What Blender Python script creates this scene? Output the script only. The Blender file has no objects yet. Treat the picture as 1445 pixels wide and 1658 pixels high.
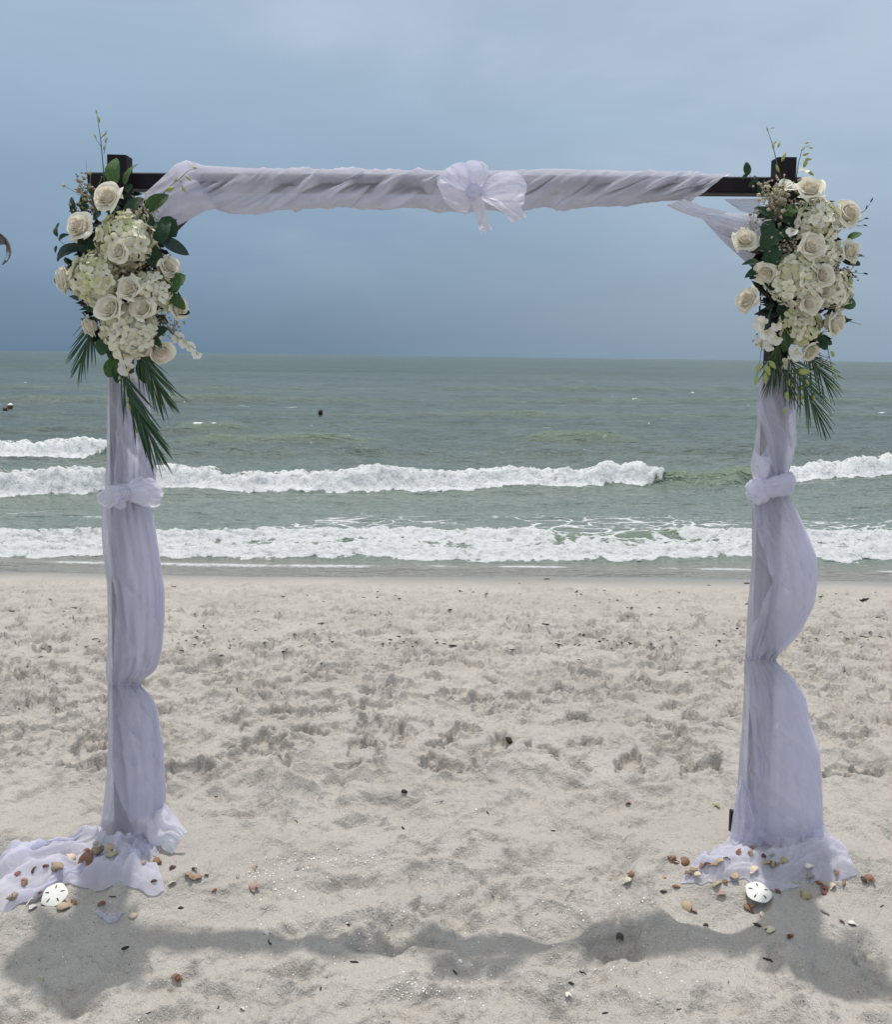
import bpy, bmesh, math, random
import numpy as np
from mathutils import Vector, Matrix, Euler, Quaternion

S = bpy.context.scene
C = S.collection
random.seed(7)
RAD = math.radians

# ------------------------------------------------------------------ camera
CAM_H, PITCH, ROLL, FPX = 1.6, RAD(6.0), RAD(0.71), 1447.0
PX0, PY0 = 722.5, 729.0
cam_d = bpy.data.cameras.new('camera')
cam = bpy.data.objects.new('camera', cam_d); C.objects.link(cam)
_f = Vector((0, math.cos(PITCH), -math.sin(PITCH)))
_r0 = Vector((1, 0, 0)); _u0 = Vector((0, math.sin(PITCH), math.cos(PITCH)))
_r = _r0*math.cos(ROLL) + _u0*math.sin(ROLL)
_u = _u0*math.cos(ROLL) - _r0*math.sin(ROLL)
cam.matrix_world = Matrix(((_r.x, _u.x, -_f.x, 0), (_r.y, _u.y, -_f.y, 0), (_r.z, _u.z, -_f.z, CAM_H), (0, 0, 0, 1)))
cam_d.sensor_fit = 'HORIZONTAL'; cam_d.sensor_width = 36.0
cam_d.lens = 36.0*FPX/1445.0
cam_d.shift_y = -100.0/1445.0
cam_d.clip_start = 0.05; cam_d.clip_end = 20000
S.camera = cam

# ------------------------------------------------------------------ sky, sun, exposure
SUN_EL, SUN_AZ = RAD(75.8), 0.0          # the sun stands high behind the arch, over the sea (+Y)
w = bpy.data.worlds.new('World'); S.world = w; w.use_nodes = True
nt = w.node_tree; nt.nodes.clear()
def wn(t, **k):
    n = nt.nodes.new(t)
    for a, b in k.items(): setattr(n, a, b)
    return n
def s2l(c):
    return tuple((x/255/12.92 if x/255 <= 0.04045 else ((x/255+0.055)/1.055)**2.4) for x in c)
out = wn('ShaderNodeOutputWorld'); bg = wn('ShaderNodeBackground'); bg.inputs['Strength'].default_value = 0.1
sky = wn('ShaderNodeTexSky', sky_type='NISHITA', sun_disc=False, sun_elevation=SUN_EL, sun_rotation=SUN_AZ)
sky.air_density = 1.0; sky.dust_density = 2.0
tc = wn('ShaderNodeTexCoord'); sep = wn('ShaderNodeSeparateXYZ'); nt.links.new(tc.outputs['Generated'], sep.inputs[0])
# overcast veil: darker steel blue rain cloud low over the sea, pale overhead
ramp = wn('ShaderNodeValToRGB'); cr = ramp.color_ramp
stops = [(0.0, (104, 130, 154)), (0.05, (110, 136, 161)), (0.14, (133, 159, 184)), (0.24, (153, 178, 200)), (0.34, (164, 185, 206)), (0.6, (216, 220, 226)), (1.0, (242, 241, 240))]
cr.elements[0].position = 0.0; cr.elements[1].position = 1.0
for p, c in stops[1:-1]: cr.elements.new(p)
for e, (p, c) in zip(cr.elements, stops): e.position = p; e.color = (*s2l(c), 1)
nt.links.new(sep.outputs['Z'], ramp.inputs[0])
# thin brighter cloud sheets
mp = wn('ShaderNodeMapping'); mp.inputs['Scale'].default_value = (1.6, 1.6, 4.2); mp.inputs['Location'].default_value = (-0.72, 0.3, 0.25); mp.inputs['Rotation'].default_value = (0, RAD(-14), 0)
nt.links.new(tc.outputs['Generated'], mp.inputs[0])
nz = wn('ShaderNodeTexNoise'); nz.inputs['Scale'].default_value = 1.5; nz.inputs['Detail'].default_value = 6; nz.inputs['Roughness'].default_value = 0.5; nz.inputs['Distortion'].default_value = 0.3
nt.links.new(mp.outputs[0], nz.inputs['Vector'])
mx0 = wn('ShaderNodeMath', operation='MULTIPLY_ADD'); nt.links.new(sep.outputs['X'], mx0.inputs[0]); mx0.inputs[1].default_value = 0.36; nt.links.new(nz.outputs['Fac'], mx0.inputs[2])
mr = wn('ShaderNodeMapRange'); mr.inputs['From Min'].default_value = 0.42; mr.inputs['From Max'].default_value = 0.72
mr.interpolation_type = 'SMOOTHSTEP'
nt.links.new(mx0.outputs[0], mr.inputs['Value'])
el = wn('ShaderNodeMapRange'); el.inputs['From Min'].default_value = 0.02; el.inputs['From Max'].default_value = 0.30
nt.links.new(sep.outputs['Z'], el.inputs['Value'])
mm = wn('ShaderNodeMath', operation='MULTIPLY'); nt.links.new(mr.outputs[0], mm.inputs[0]); nt.links.new(el.outputs[0], mm.inputs[1])
mm2 = wn('ShaderNodeMath', operation='MULTIPLY'); nt.links.new(mm.outputs[0], mm2.inputs[0]); mm2.inputs[1].default_value = 0.85
mixc = wn('ShaderNodeMix', data_type='RGBA'); nt.links.new(mm2.outputs[0], mixc.inputs['Factor']); nt.links.new(ramp.outputs[0], mixc.inputs['A']); mixc.inputs['B'].default_value = (*s2l((186, 200, 218)), 1)
# the rain cloud thins out to the right, where paler air reaches down to the water
xr_ = wn('ShaderNodeMapRange', interpolation_type='SMOOTHSTEP'); xr_.inputs['From Min'].default_value = -0.42; xr_.inputs['From Max'].default_value = 0.55
xr_.inputs['To Max'].default_value = 0.85; nt.links.new(sep.outputs['X'], xr_.inputs['Value'])
zr_ = wn('ShaderNodeMapRange', interpolation_type='SMOOTHSTEP'); zr_.inputs['From Min'].default_value = 0.0; zr_.inputs['From Max'].default_value = 0.34
zr_.inputs['To Min'].default_value = 1.0; zr_.inputs['To Max'].default_value = 0.35; nt.links.new(sep.outputs['Z'], zr_.inputs['Value'])
xz = wn('ShaderNodeMath', operation='MULTIPLY'); nt.links.new(xr_.outputs[0], xz.inputs[0]); nt.links.new(zr_.outputs[0], xz.inputs[1])
vr = wn('ShaderNodeValToRGB'); vr.color_ramp.elements[0].color = (*s2l((150, 170, 188)), 1); vr.color_ramp.elements[1].color = (*s2l((182, 199, 217)), 1); vr.color_ramp.elements[1].position = 0.3
nt.links.new(sep.outputs['Z'], vr.inputs[0])
mixd = wn('ShaderNodeMix', data_type='RGBA'); nt.links.new(xz.outputs[0], mixd.inputs['Factor']); nt.links.new(mixc.outputs['Result'], mixd.inputs['A']); nt.links.new(vr.outputs[0], mixd.inputs['B'])
mixc = mixd
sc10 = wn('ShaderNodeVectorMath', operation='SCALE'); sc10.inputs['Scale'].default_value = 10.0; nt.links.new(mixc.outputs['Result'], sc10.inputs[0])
# broad soft cloud structure, and the veil brightening towards the high sun
n2 = wn('ShaderNodeTexNoise'); n2.inputs['Scale'].default_value = 2.6; n2.inputs['Detail'].default_value = 5; n2.inputs['Roughness'].default_value = 0.55; n2.inputs['Distortion'].default_value = 0.6
m2_ = wn('ShaderNodeMapping'); m2_.inputs['Scale'].default_value = (1.0, 1.0, 3.4); m2_.inputs['Rotation'].default_value = (0, RAD(-10), 0); nt.links.new(tc.outputs['Generated'], m2_.inputs[0]); nt.links.new(m2_.outputs[0], n2.inputs['Vector'])
cm = wn('ShaderNodeMapRange'); cm.inputs['From Min'].default_value = 0.3; cm.inputs['From Max'].default_value = 0.7; cm.inputs['To Min'].default_value = 0.95; cm.inputs['To Max'].default_value = 1.07; nt.links.new(n2.outputs['Fac'], cm.inputs['Value'])
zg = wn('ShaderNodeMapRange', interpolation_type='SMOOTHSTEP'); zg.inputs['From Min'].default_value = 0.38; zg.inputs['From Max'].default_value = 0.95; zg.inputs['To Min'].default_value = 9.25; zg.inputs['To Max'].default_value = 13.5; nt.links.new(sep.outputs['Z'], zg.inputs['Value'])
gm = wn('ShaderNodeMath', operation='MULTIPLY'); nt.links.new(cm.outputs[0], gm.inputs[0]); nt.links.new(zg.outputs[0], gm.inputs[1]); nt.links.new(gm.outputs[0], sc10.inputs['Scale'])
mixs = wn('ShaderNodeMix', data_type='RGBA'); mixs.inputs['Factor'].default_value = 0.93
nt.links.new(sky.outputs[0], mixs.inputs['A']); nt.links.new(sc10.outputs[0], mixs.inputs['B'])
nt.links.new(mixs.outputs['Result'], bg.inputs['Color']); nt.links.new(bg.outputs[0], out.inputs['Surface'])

sun_d = bpy.data.lights.new('sun', 'SUN'); sun_d.energy = 2.95; sun_d.angle = RAD(1.0); sun_d.color = (1.0, 0.965, 0.91)
sun = bpy.data.objects.new('sun', sun_d); C.objects.link(sun)
sun.rotation_euler = Vector((0, -math.cos(SUN_EL), -math.sin(SUN_EL))).to_track_quat('-Z', 'Y').to_euler()
S.view_settings.view_transform = 'Standard'; S.view_settings.look = 'None'
S.view_settings.exposure = 0.12; S.view_settings.gamma = 1.0; S.view_settings.use_curve_mapping = False
S.render.engine = 'CYCLES'; S.cycles.transparent_max_bounces = 24; S.cycles.max_bounces = 8

# ------------------------------------------------------------------ helpers
def ray(px, py):
    return (_f + _r*((px-PX0)/FPX) + _u*((PY0-py)/FPX))
def at(px, py, Y):                      # the point of the place seen there, on the upright plane Y
    d = ray(px, py); t = Y/d.y
    return Vector((0, 0, CAM_H)) + d*t
def mpp(Y, Z=1.0):                      # metres per photo pixel at that place
    return (Y*math.cos(PITCH) + (CAM_H-Z)*math.sin(PITCH))/FPX

def tag(o, label=None, cat=None, group=None, kind=None):
    if label: o['label'] = label
    if cat: o['category'] = cat
    if group: o['group'] = group
    if kind: o['kind'] = kind
    return o
def link(name, me, m=None, parent=None):
    o = bpy.data.objects.new(name, me); C.objects.link(o)
    if m is not None and me is not None and not len(me.materials): me.materials.append(m)
    if parent is not None: o.parent = parent
    return o
def empty(name, loc, label, cat, group=None):
    o = bpy.data.objects.new(name, None); C.objects.link(o); o.location = loc; o.empty_display_size = 0.1
    return tag(o, label, cat, group)
def mesh(name, v, f, smooth=True):
    me = bpy.data.meshes.new(name); me.from_pydata([tuple(map(float, p)) for p in v], [], f); me.update()
    if smooth: me.polygons.foreach_set('use_smooth', [True]*len(me.polygons))
    return me
def grid_mesh(name, P, close_u=False, smooth=True, attrs=None):
    """P: array (rows, cols, 3) -> quad mesh, fast"""
    R, K = P.shape[:2]
    me = bpy.data.meshes.new(name)
    me.vertices.add(R*K); me.vertices.foreach_set('co', P.reshape(-1).astype(np.float32))
    i = np.arange(R-1)[:, None]; j = np.arange(K if close_u else K-1)[None, :]; jn = (j+1) % K
    q = np.stack([i*K+j, i*K+jn, (i+1)*K+jn, (i+1)*K+j], -1).reshape(-1, 4)
    n = len(q); me.loops.add(n*4); me.loops.foreach_set('vertex_index', q.reshape(-1).astype(np.int32))
    me.polygons.add(n); me.polygons.foreach_set('loop_start', np.arange(0, n*4, 4, dtype=np.int32))
    me.update(calc_edges=True)
    me.polygons.foreach_set('use_smooth', np.full(n, smooth))
    for k, a in (attrs or {}).items():
        at_ = me.attributes.new(k, 'FLOAT', 'POINT'); at_.data.foreach_set('value', a.reshape(-1).astype(np.float32))
    me.validate()
    return me
class MB:
    """collects quads and triangles of one part"""
    def __init__(s): s.v = []; s.f = []
    def add(s, v, f, M=None):
        b = len(s.v)
        s.v += [tuple(M @ Vector(p)) if M is not None else tuple(p) for p in v]
        s.f += [tuple(b+i for i in q) for q in f]
    def box(s, c, d, M=None, bev=0.0):
        x, y, z = d[0]/2, d[1]/2, d[2]/2
        v = [(c[0]+a*x, c[1]+b*y, c[2]+e*z) for a in (-1, 1) for b in (-1, 1) for e in (-1, 1)]
        s.add(v, [(0, 1, 3, 2), (4, 6, 7, 5), (0, 4, 5, 1), (2, 3, 7, 6), (0, 2, 6, 4), (1, 5, 7, 3)], M)
    def tube(s, pts, rad, n=6, M=None, cap=True):
        pts = [Vector(p) for p in pts]; v = []; f = []
        t0 = (pts[1]-pts[0]).normalized(); a = t0.orthogonal().normalized()
        for i, p in enumerate(pts):
            t = (pts[min(i+1, len(pts)-1)]-pts[max(i-1, 0)]).normalized()
            a = (a - t*a.dot(t)).normalized(); b = t.cross(a)
            r = rad[i] if hasattr(rad, '__len__') else rad
            for k in range(n):
                th = 2*math.pi*k/n; v.append(p + a*(r*math.cos(th)) + b*(r*math.sin(th)))
        for i in range(len(pts)-1):
            for k in range(n):
                f.append((i*n+k, i*n+(k+1) % n, (i+1)*n+(k+1) % n, (i+1)*n+k))
        if cap: f.append(tuple(range(n-1, -1, -1))); f.append(tuple((len(pts)-1)*n+k for k in range(n)))
        s.add(v, f, M)
    def mesh(s, name, smooth=True): return mesh(name, s.v, s.f, smooth)
    def build(s, name, m, parent=None, smooth=True): return link(name, s.mesh(name, smooth), m, parent)

# numpy noise
_rng = np.random.RandomState(11)
_perm = np.tile(_rng.permutation(512), 3)
_gr = _rng.rand(512)*2*np.pi; _gx, _gy = np.cos(_gr), np.sin(_gr)
def perlin(x, y, seed=0):
    x = np.asarray(x, float)+seed*17.31; y = np.asarray(y, float)+seed*9.77
    xi = np.floor(x).astype(np.int64); yi = np.floor(y).astype(np.int64); xf = x-xi; yf = y-yi
    u = xf*xf*xf*(xf*(xf*6-15)+10); v = yf*yf*yf*(yf*(yf*6-15)+10)
    def g(a, b):
        h = _perm[(_perm[(xi+a) & 511]+yi+b) & 511]
        return _gx[h]*(xf-a)+_gy[h]*(yf-b)
    n0 = g(0, 0)*(1-u)+g(1, 0)*u; n1 = g(0, 1)*(1-u)+g(1, 1)*u
    return (n0*(1-v)+n1*v)*1.5
def fbm(x, y, oct=4, seed=0, gain=0.5):
    s = 0; a = 1; t = 0
    for o in range(oct):
        s = s+a*perlin(np.asarray(x)*2**o, np.asarray(y)*2**o, seed+o*3.7); t += a; a *= gain
    return s/t
def worley(x, y, seed=0, jit=0.9):
    """F1, F2 distances"""
    x = np.asarray(x, float); y = np.asarray(y, float)
    xi = np.floor(x).astype(np.int64); yi = np.floor(y).astype(np.int64)
    f1 = np.full(x.shape, 9.0); f2 = np.full(x.shape, 9.0)
    rx = np.random.RandomState(100+seed).rand(512); ry = np.random.RandomState(200+seed).rand(512)
    for a in (-1, 0, 1):
        for b in (-1, 0, 1):
            h = _perm[(_perm[(xi+a) & 511]+yi+b+seed) & 511]
            d = np.hypot(xi+a+0.5+(rx[h]-0.5)*jit-x, yi+b+0.5+(ry[h]-0.5)*jit-y)
            m = d < f1
            f2 = np.where(m, f1, np.minimum(f2, d)); f1 = np.where(m, d, f1)
    return f1, f2
def sstep(a, b, x):
    t = np.clip((np.asarray(x, float)-a)/(b-a), 0, 1); return t*t*(3-2*t)

# materials
def mat(name, build):
    m = bpy.data.materials.new(name); m.use_nodes = True; t = m.node_tree; t.nodes.clear()
    N = lambda ty, **k: _node(t, ty, k)
    o = N('ShaderNodeOutputMaterial'); s = build(t, N, lambda a, b: t.links.new(a, b))
    t.links.new(s, o.inputs['Surface']); return m
def _node(t, ty, k):
    n = t.nodes.new(ty)
    for a, b in k.items():
        if a.startswith('i_'):
            key = a[2:]; key = int(key) if key.isdigit() else key.replace('_', ' ')
            n.inputs[key].default_value = b
        else: setattr(n, a, b)
    return n
def noise(N, L, scale, detail=4, rough=0.55, vec=None, dist=0.0):
    n = N('ShaderNodeTexNoise'); n.inputs['Scale'].default_value = scale; n.inputs['Detail'].default_value = detail
    n.inputs['Roughness'].default_value = rough; n.inputs['Distortion'].default_value = dist
    if vec is not None: L(vec, n.inputs['Vector'])
    return n.outputs['Fac']
def cramp(N, L, fac, stops):
    r = N('ShaderNodeValToRGB'); e = r.color_ramp.elements
    e[0].position = stops[0][0]; e[1].position = stops[-1][0]
    for p, c in stops[1:-1]: e.new(p)
    for q, (p, c) in zip(e, stops): q.position = p; q.color = (*c, 1) if len(c) == 3 else c
    L(fac, r.inputs[0]); return r.outputs[0]
def simple(name, col, rough=0.6, var=0.25, scale=20, bump=0.0, bscale=80, trans=0.0, spec=0.5, per_obj=0.0):
    """a matt or glossy surface whose colour wanders a little"""
    def b(t, N, L):
        tcn = N('ShaderNodeTexCoord').outputs['Object']
        f = noise(N, L, scale, 3, 0.6, tcn)
        lo = tuple(c*(1-var) for c in col); hi = tuple(min(1, c*(1+var)) for c in col)
        c = cramp(N, L, f, [(0.3, lo), (0.7, hi)])
        if per_obj:
            oi = N('ShaderNodeObjectInfo'); mr_ = N('ShaderNodeMapRange'); L(oi.outputs['Random'], mr_.inputs['Value'])
            mr_.inputs['To Min'].default_value = 1-per_obj; mr_.inputs['To Max'].default_value = 1+per_obj
            h = N('ShaderNodeHueSaturation'); L(c, h.inputs['Color']); L(mr_.outputs[0], h.inputs['Value']); c = h.outputs[0]
        p = N('ShaderNodeBsdfPrincipled'); L(c, p.inputs['Base Color']); p.inputs['Roughness'].default_value = rough
        p.inputs['Specular IOR Level'].default_value = spec
        if bump:
            bn = N('ShaderNodeBump'); bn.inputs['Strength'].default_value = 1.0; bn.inputs['Distance'].default_value = bump
            L(noise(N, L, bscale, 4, 0.6, tcn), bn.inputs['Height']); L(bn.outputs[0], p.inputs['Normal'])
        s = p.outputs[0]
        if trans:
            tr = N('ShaderNodeBsdfTranslucent'); L(c, tr.inputs['Color']); mi = N('ShaderNodeMixShader'); mi.inputs[0].default_value = trans
            L(s, mi.inputs[1]); L(tr.outputs[0], mi.inputs[2]); s = mi.outputs[0]
        return s
    return mat(name, b)
# ------------------------------------------------------------------ sand
SEA = -0.70
Y_ARCH = 2.75
def beach_base(x, y):
    z = -0.66*sstep(3.4, 9.4, y)*0.55 - 0.66*0.45*np.clip((y-3.4)/6.0, 0, 1)
    z = z - 0.10*np.clip(y-9.4, 0, 30)
    return z
def sand_height(x, y):
    near = 1-sstep(3.2, 3.9, y + 0.25*perlin(x*0.9, y*0.9, 5))
    far = sstep(5.6, 6.9, y + 0.5*perlin(x*0.5, y*0.8, 6))
    mid = np.clip(1-near-far, 0, 1)
    wet = sstep(8.0, 8.7, y)
    wx = x+0.10*perlin(x*3, y*3, 1)+0.03*perlin(x*9, y*9, 2); wy = y+0.10*perlin(x*3, y*3, 3)+0.03*perlin(x*9, y*9, 4)
    z = beach_base(x, y)
    z = z+0.030*fbm(x*0.9, y*1.1, 3, 20)*(1-wet)
    # soft wind-blurred old footprints near the arch: dimples with crests between
    f1, f2 = worley(wx*3.4, wy*4.2, 1)
    g1, g2 = worley(wx*6.5+3, wy*8.0, 2)
    dim = np.clip(f1, 0, 0.8); dim = dim*dim*1.3
    dim2 = np.clip(g1, 0, 0.8)**2
    patch = 0.5+0.6*sstep(-0.25, 0.35, perlin(x*0.8, y*1.3, 9))
    z = z+near*patch*(0.084*dim+0.044*dim2)+near*(0.020*fbm(x*6, y*6, 3, 31)+0.010*np.clip(fbm(wx*14, wy*14, 3, 33), 0, 1))
    # trampled belt
    h1, h2 = worley(wx*5.5, wy*5.0, 3)
    k1, k2 = worley(wx*11+5, wy*10, 4)
    rid = 1-np.abs(fbm(wx*6, wy*6, 4, 41))*2.4
    clod = np.clip(fbm(wx*20, wy*18, 4, 51, 0.65)-0.05, 0, 1)
    clod2 = np.clip(fbm(wx*42, wy*38, 3, 57, 0.6)-0.02, 0, 1)
    cl = sstep(-0.15, 0.4, fbm(x*1.7, y*1.7, 2, 61))
    st1 = sstep(-0.03, 0.07, fbm(wx*5.0, wy*5.5, 3, 43)); st2 = sstep(0.0, 0.07, fbm(wx*11, wy*12, 3, 45)); st3 = sstep(0.03, 0.09, fbm(wx*25, wy*27, 3, 47))
    z = z+mid*(0.050*np.clip(h1, 0, .8)**2+0.014*np.clip(k1, 0, .8)**2+0.008*rid+0.010*st1+(0.5+0.7*cl)*(0.010*st2+0.009*st3+0.010*clod+0.012*clod2))
    # flatter, debris-dotted upper wash
    fl = np.clip(fbm(wx*5, wy*7, 4, 71, 0.6)-0.16, 0, 1)
    z = z+far*(1-wet)*(0.06*fl+0.022*sstep(0.07, 0.14, fbm(wx*4.5, wy*8, 4, 72))+0.012*sstep(0.08, 0.14, fbm(wx*11, wy*18, 3, 73))+0.012*np.clip(fbm(wx*16, wy*16, 2, 75)-0.1, 0, 1))
    # grain that the mesh can still carry
    z = z+(0.0022*perlin(x*45, y*45, 81)+0.0016*perlin(x*90, y*90, 82))*(1-wet)*(1-0.5*far)
    # mounds heaped round the two feet, a trough under the shadow line
    def mound(cx, cy, rx, ry, h): return h*np.exp(-((x-cx)/rx)**2-((y-cy)/ry)**2)
    z = z+mound(-1.08, 2.62, 0.38, 0.26, 0.055)+mound(1.02, 2.62, 0.42, 0.24, 0.075)+mound(0.72, 3.0, 0.35, 0.30, 0.05)
    return z
_ud = np.concatenate([np.linspace(-0.86, -0.535, 80)[:-1], np.linspace(-0.53, 0.53, 640), np.linspace(0.535, 0.86, 80)[1:]])
_uo = 0.86*np.array([1.08, 1.25, 1.6, 2.3, 4, 8, 20, 60])
SU = np.concatenate([-_uo[::-1], _ud, _uo])
_yy = [1.55]
while _yy[-1] < 10.4:
    y_ = _yy[-1]; dep = 1.6+0.3*min(1, max(0, (y_-3.4)/5)); _yy.append(y_+max(0.0045, 0.72*y_*y_/(894*dep)))
SY = np.concatenate([[-400, -120, -40, -15, -6, -2, 0, 0.8, 1.2, 1.4], _yy, [10.8, 11.6, 13, 16, 25, 60]])
_W = np.maximum(SY, 1.5)
SX2 = SU[None, :]*_W[:, None]; SY2 = np.repeat(SY[:, None], len(SU), 1)
SZ2 = sand_height(SX2, SY2)
# trodden footprints with pushed-up rims
_fr = np.random.RandomState(5)
def stamp(cx, cy, ang, L, Wd, dep, rim, wall=0.72):
    """one footprint: a sunk sole with a steep wall and a crumbly pushed-up rim"""
    i0, i1 = np.searchsorted(SY, (cy-0.30, cy+0.30)); j0, j1 = np.searchsorted(SU, ((cx-0.30)/max(cy, 1.5)-0.08, (cx+0.30)/max(cy, 1.5)+0.08))
    if i1 <= i0 or j1 <= j0: return
    Xq = SX2[i0:i1, j0:j1]; Yq = SY2[i0:i1, j0:j1]
    ca, sa = math.cos(ang), math.sin(ang)
    a = ((Xq-cx)*ca+(Yq-cy)*sa)/L; b = (-(Xq-cx)*sa+(Yq-cy)*ca)/(Wd*(1+0.25*a))
    t = np.arctan2(b, a); r = np.sqrt(a*a+b*b)*(1+0.12*np.sin(3*t+cx*20)+0.07*np.sin(7*t+cy*31)+0.05*np.sin(13*t+cx*11))
    SZ2[i0:i1, j0:j1] += -dep*(1-sstep(wall, 1.0, r)) + rim*np.exp(-((r-1.15)/0.2)**2)*(0.7+0.5*np.sin(5*t+cx*9))
def rnd(a, b): return a+(b-a)*_fr.rand()
for _ in range(1600):                                   # the trampled belt
    cy = 3.25+3.5*_fr.rand()**0.8; cx = (_fr.rand()*2-1)*0.82*cy; k = rnd(0.34, 1.0)
    stamp(cx, cy, _fr.normal(0.2, 0.9), k*rnd(.09, .15), k*rnd(.05, .075), rnd(.014, .042)*min(1, k+.2), rnd(.004, .014), rnd(.74, .93))
for _ in range(1230):                                   # kicked-up crumbs
    cy = 3.2+4.6*_fr.rand()**0.9; cx = (_fr.rand()*2-1)*0.82*cy; k = rnd(.012, .034)
    stamp(cx, cy, _fr.rand()*3.1, k*rnd(1, 1.8), k, -rnd(.006, .018), 0.0, .35)
for _ in range(570):                                   # flatter wash above the tide line, shallow marks
    cy = 5.8+2.4*_fr.rand(); cx = (_fr.rand()*2-1)*0.82*cy; k = rnd(.5, 1.2)
    stamp(cx, cy, _fr.normal(0, 0.35), k*rnd(.10, .22), k*rnd(.035, .07), rnd(.006, .018)*(1 if cy < 7.5 else .6), rnd(.002, .007), .7)
for _ in range(400):                                   # blurred old prints near the arch
    cy = 1.7+1.9*_fr.rand(); cx = (_fr.rand()*2-1)*0.82*cy
    if abs(abs(cx)-1.02) < 0.42 and 2.25 < cy < 2.9: continue
    k = rnd(.6, 1.1); stamp(cx, cy, _fr.normal(0, 0.6), k*rnd(.11, .17), k*rnd(.055, .085), rnd(.010, .028)*k, rnd(.002, .007), rnd(.25, .6))
def sand_z(x, y):
    """height of the finished sand under a point"""
    i = int(np.clip(np.searchsorted(SY, y)-1, 0, len(SY)-2)); t = (y-SY[i])/(SY[i+1]-SY[i])
    def row(k): return np.interp(x/_W[k], SU, SZ2[k])
    return float(row(i)*(1-t)+row(i+1)*t)
def on_sand(px, py):
    """where the photo's pixel meets the sand"""
    d = ray(px, py); o = Vector((0, 0, CAM_H)); t = 1.2; prev = t
    while t < 14:
        p = o+d*t
        if p.z < sand_z(p.x, p.y): break
        prev = t; t += 0.03
    a, b = prev, t
    for _ in range(14):
        m = (a+b)/2; p = o+d*m
        if p.z < sand_z(p.x, p.y): b = m
        else: a = m
    p = o+d*b; p.z = sand_z(p.x, p.y); return p

def sand_shader(t, N, L):
    geo = N('ShaderNodeNewGeometry').outputs['Position']
    sp = N('ShaderNodeSeparateXYZ'); L(geo, sp.inputs[0])
    wob = noise(N, L, 0.8, 3, 0.5, geo)
    yw = N('ShaderNodeMath', operation='MULTIPLY_ADD'); L(wob, yw.inputs[0]); yw.inputs[1].default_value = 0.5; L(sp.outputs['Y'], yw.inputs[2])
    wet = N('ShaderNodeMapRange', interpolation_type='SMOOTHSTEP'); L(yw.outputs[0], wet.inputs['Value']); wet.inputs['From Min'].default_value = 8.35; wet.inputs['From Max'].default_value = 9.3
    big = noise(N, L, 1.7, 4, 0.6, geo)
    dry = cramp(N, L, big, [(0.3, (0.386, 0.359, 0.320)), (0.7, (0.453, 0.423, 0.382))])
    gr = noise(N, L, 420, 2, 0.7, geo)
    grc = cramp(N, L, gr, [(0.28, (0.55, 0.53, 0.50)), (0.5, (1, 1, 1)), (0.75, (1.25, 1.25, 1.25))])
    m1 = N('ShaderNodeMix', data_type='RGBA', blend_type='MULTIPLY'); m1.inputs['Factor'].default_value = 0.8; L(dry, m1.inputs['A']); L(grc, m1.inputs['B'])
    # dark shell specks
    vo = N('ShaderNodeTexVoronoi'); vo.inputs['Scale'].default_value = 75; L(geo, vo.inputs['Vector'])
    sp1 = N('ShaderNodeMath', operation='LESS_THAN'); L(vo.outputs['Distance'], sp1.inputs[0]); sp1.inputs[1].default_value = 0.13
    sx = N('ShaderNodeSeparateXYZ'); L(vo.outputs['Color'], sx.inputs[0])
    sp2 = N('ShaderNodeMath', operation='LESS_THAN'); L(sx.outputs['X'], sp2.inputs[0]); sp2.inputs[1].default_value = 0.22
    spk = N('ShaderNodeMath', operation='MULTIPLY'); L(sp1.outputs[0], spk.inputs[0]); L(sp2.outputs[0], spk.inputs[1])
    m2 = N('ShaderNodeMix', data_type='RGBA'); L(spk.outputs[0], m2.inputs['Factor']); L(m1.outputs['Result'], m2.inputs['A'])
    spc = cramp(N, L, sx.outputs['Y'], [(0.4, (0.07, 0.055, 0.045)), (0.6, (0.62, 0.56, 0.48))]); L(spc, m2.inputs['B'])
    m3 = N('ShaderNodeMix', data_type='RGBA'); L(wet.outputs[0], m3.inputs['Factor']); L(m2.outputs['Result'], m3.inputs['A']); m3.inputs['B'].default_value = (0.20, 0.185, 0.16, 1)
    p = N('ShaderNodeBsdfPrincipled'); L(m3.outputs['Result'], p.inputs['Base Color'])
    ro = N('ShaderNodeMapRange'); L(wet.outputs[0], ro.inputs['Value']); ro.inputs['To Min'].default_value = 0.95; ro.inputs['To Max'].default_value = 0.22; L(ro.outputs[0], p.inputs['Roughness'])
    se = N('ShaderNodeMapRange'); L(wet.outputs[0], se.inputs['Value']); se.inputs['To Min'].default_value = 0.12; se.inputs['To Max'].default_value = 0.5; L(se.outputs[0], p.inputs['Specular IOR Level'])
    h1 = noise(N, L, 160, 4, 0.65, geo); h2 = noise(N, L, 38, 4, 0.6, geo)
    ad = N('ShaderNodeMath', operation='MULTIPLY_ADD'); L(h2, ad.inputs[0]); ad.inputs[1].default_value = 2.2; L(h1, ad.inputs[2])
    iv = N('ShaderNodeMapRange'); L(wet.outputs[0], iv.inputs['Value']); iv.inputs['To Min'].default_value = 1.0; iv.inputs['To Max'].default_value = 0.03
    b = N('ShaderNodeBump'); b.inputs['Distance'].default_value = 0.006; L(iv.outputs[0], b.inputs['Strength']); L(ad.outputs[0], b.inputs['Height']); L(b.outputs[0], p.inputs['Normal'])
    return p.outputs[0]
M_SAND = mat('sand', sand_shader)
sand = link('sand', grid_mesh('sand', np.stack([SX2, SY2, SZ2], -1)), M_SAND); tag(sand, kind='structure')

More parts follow.
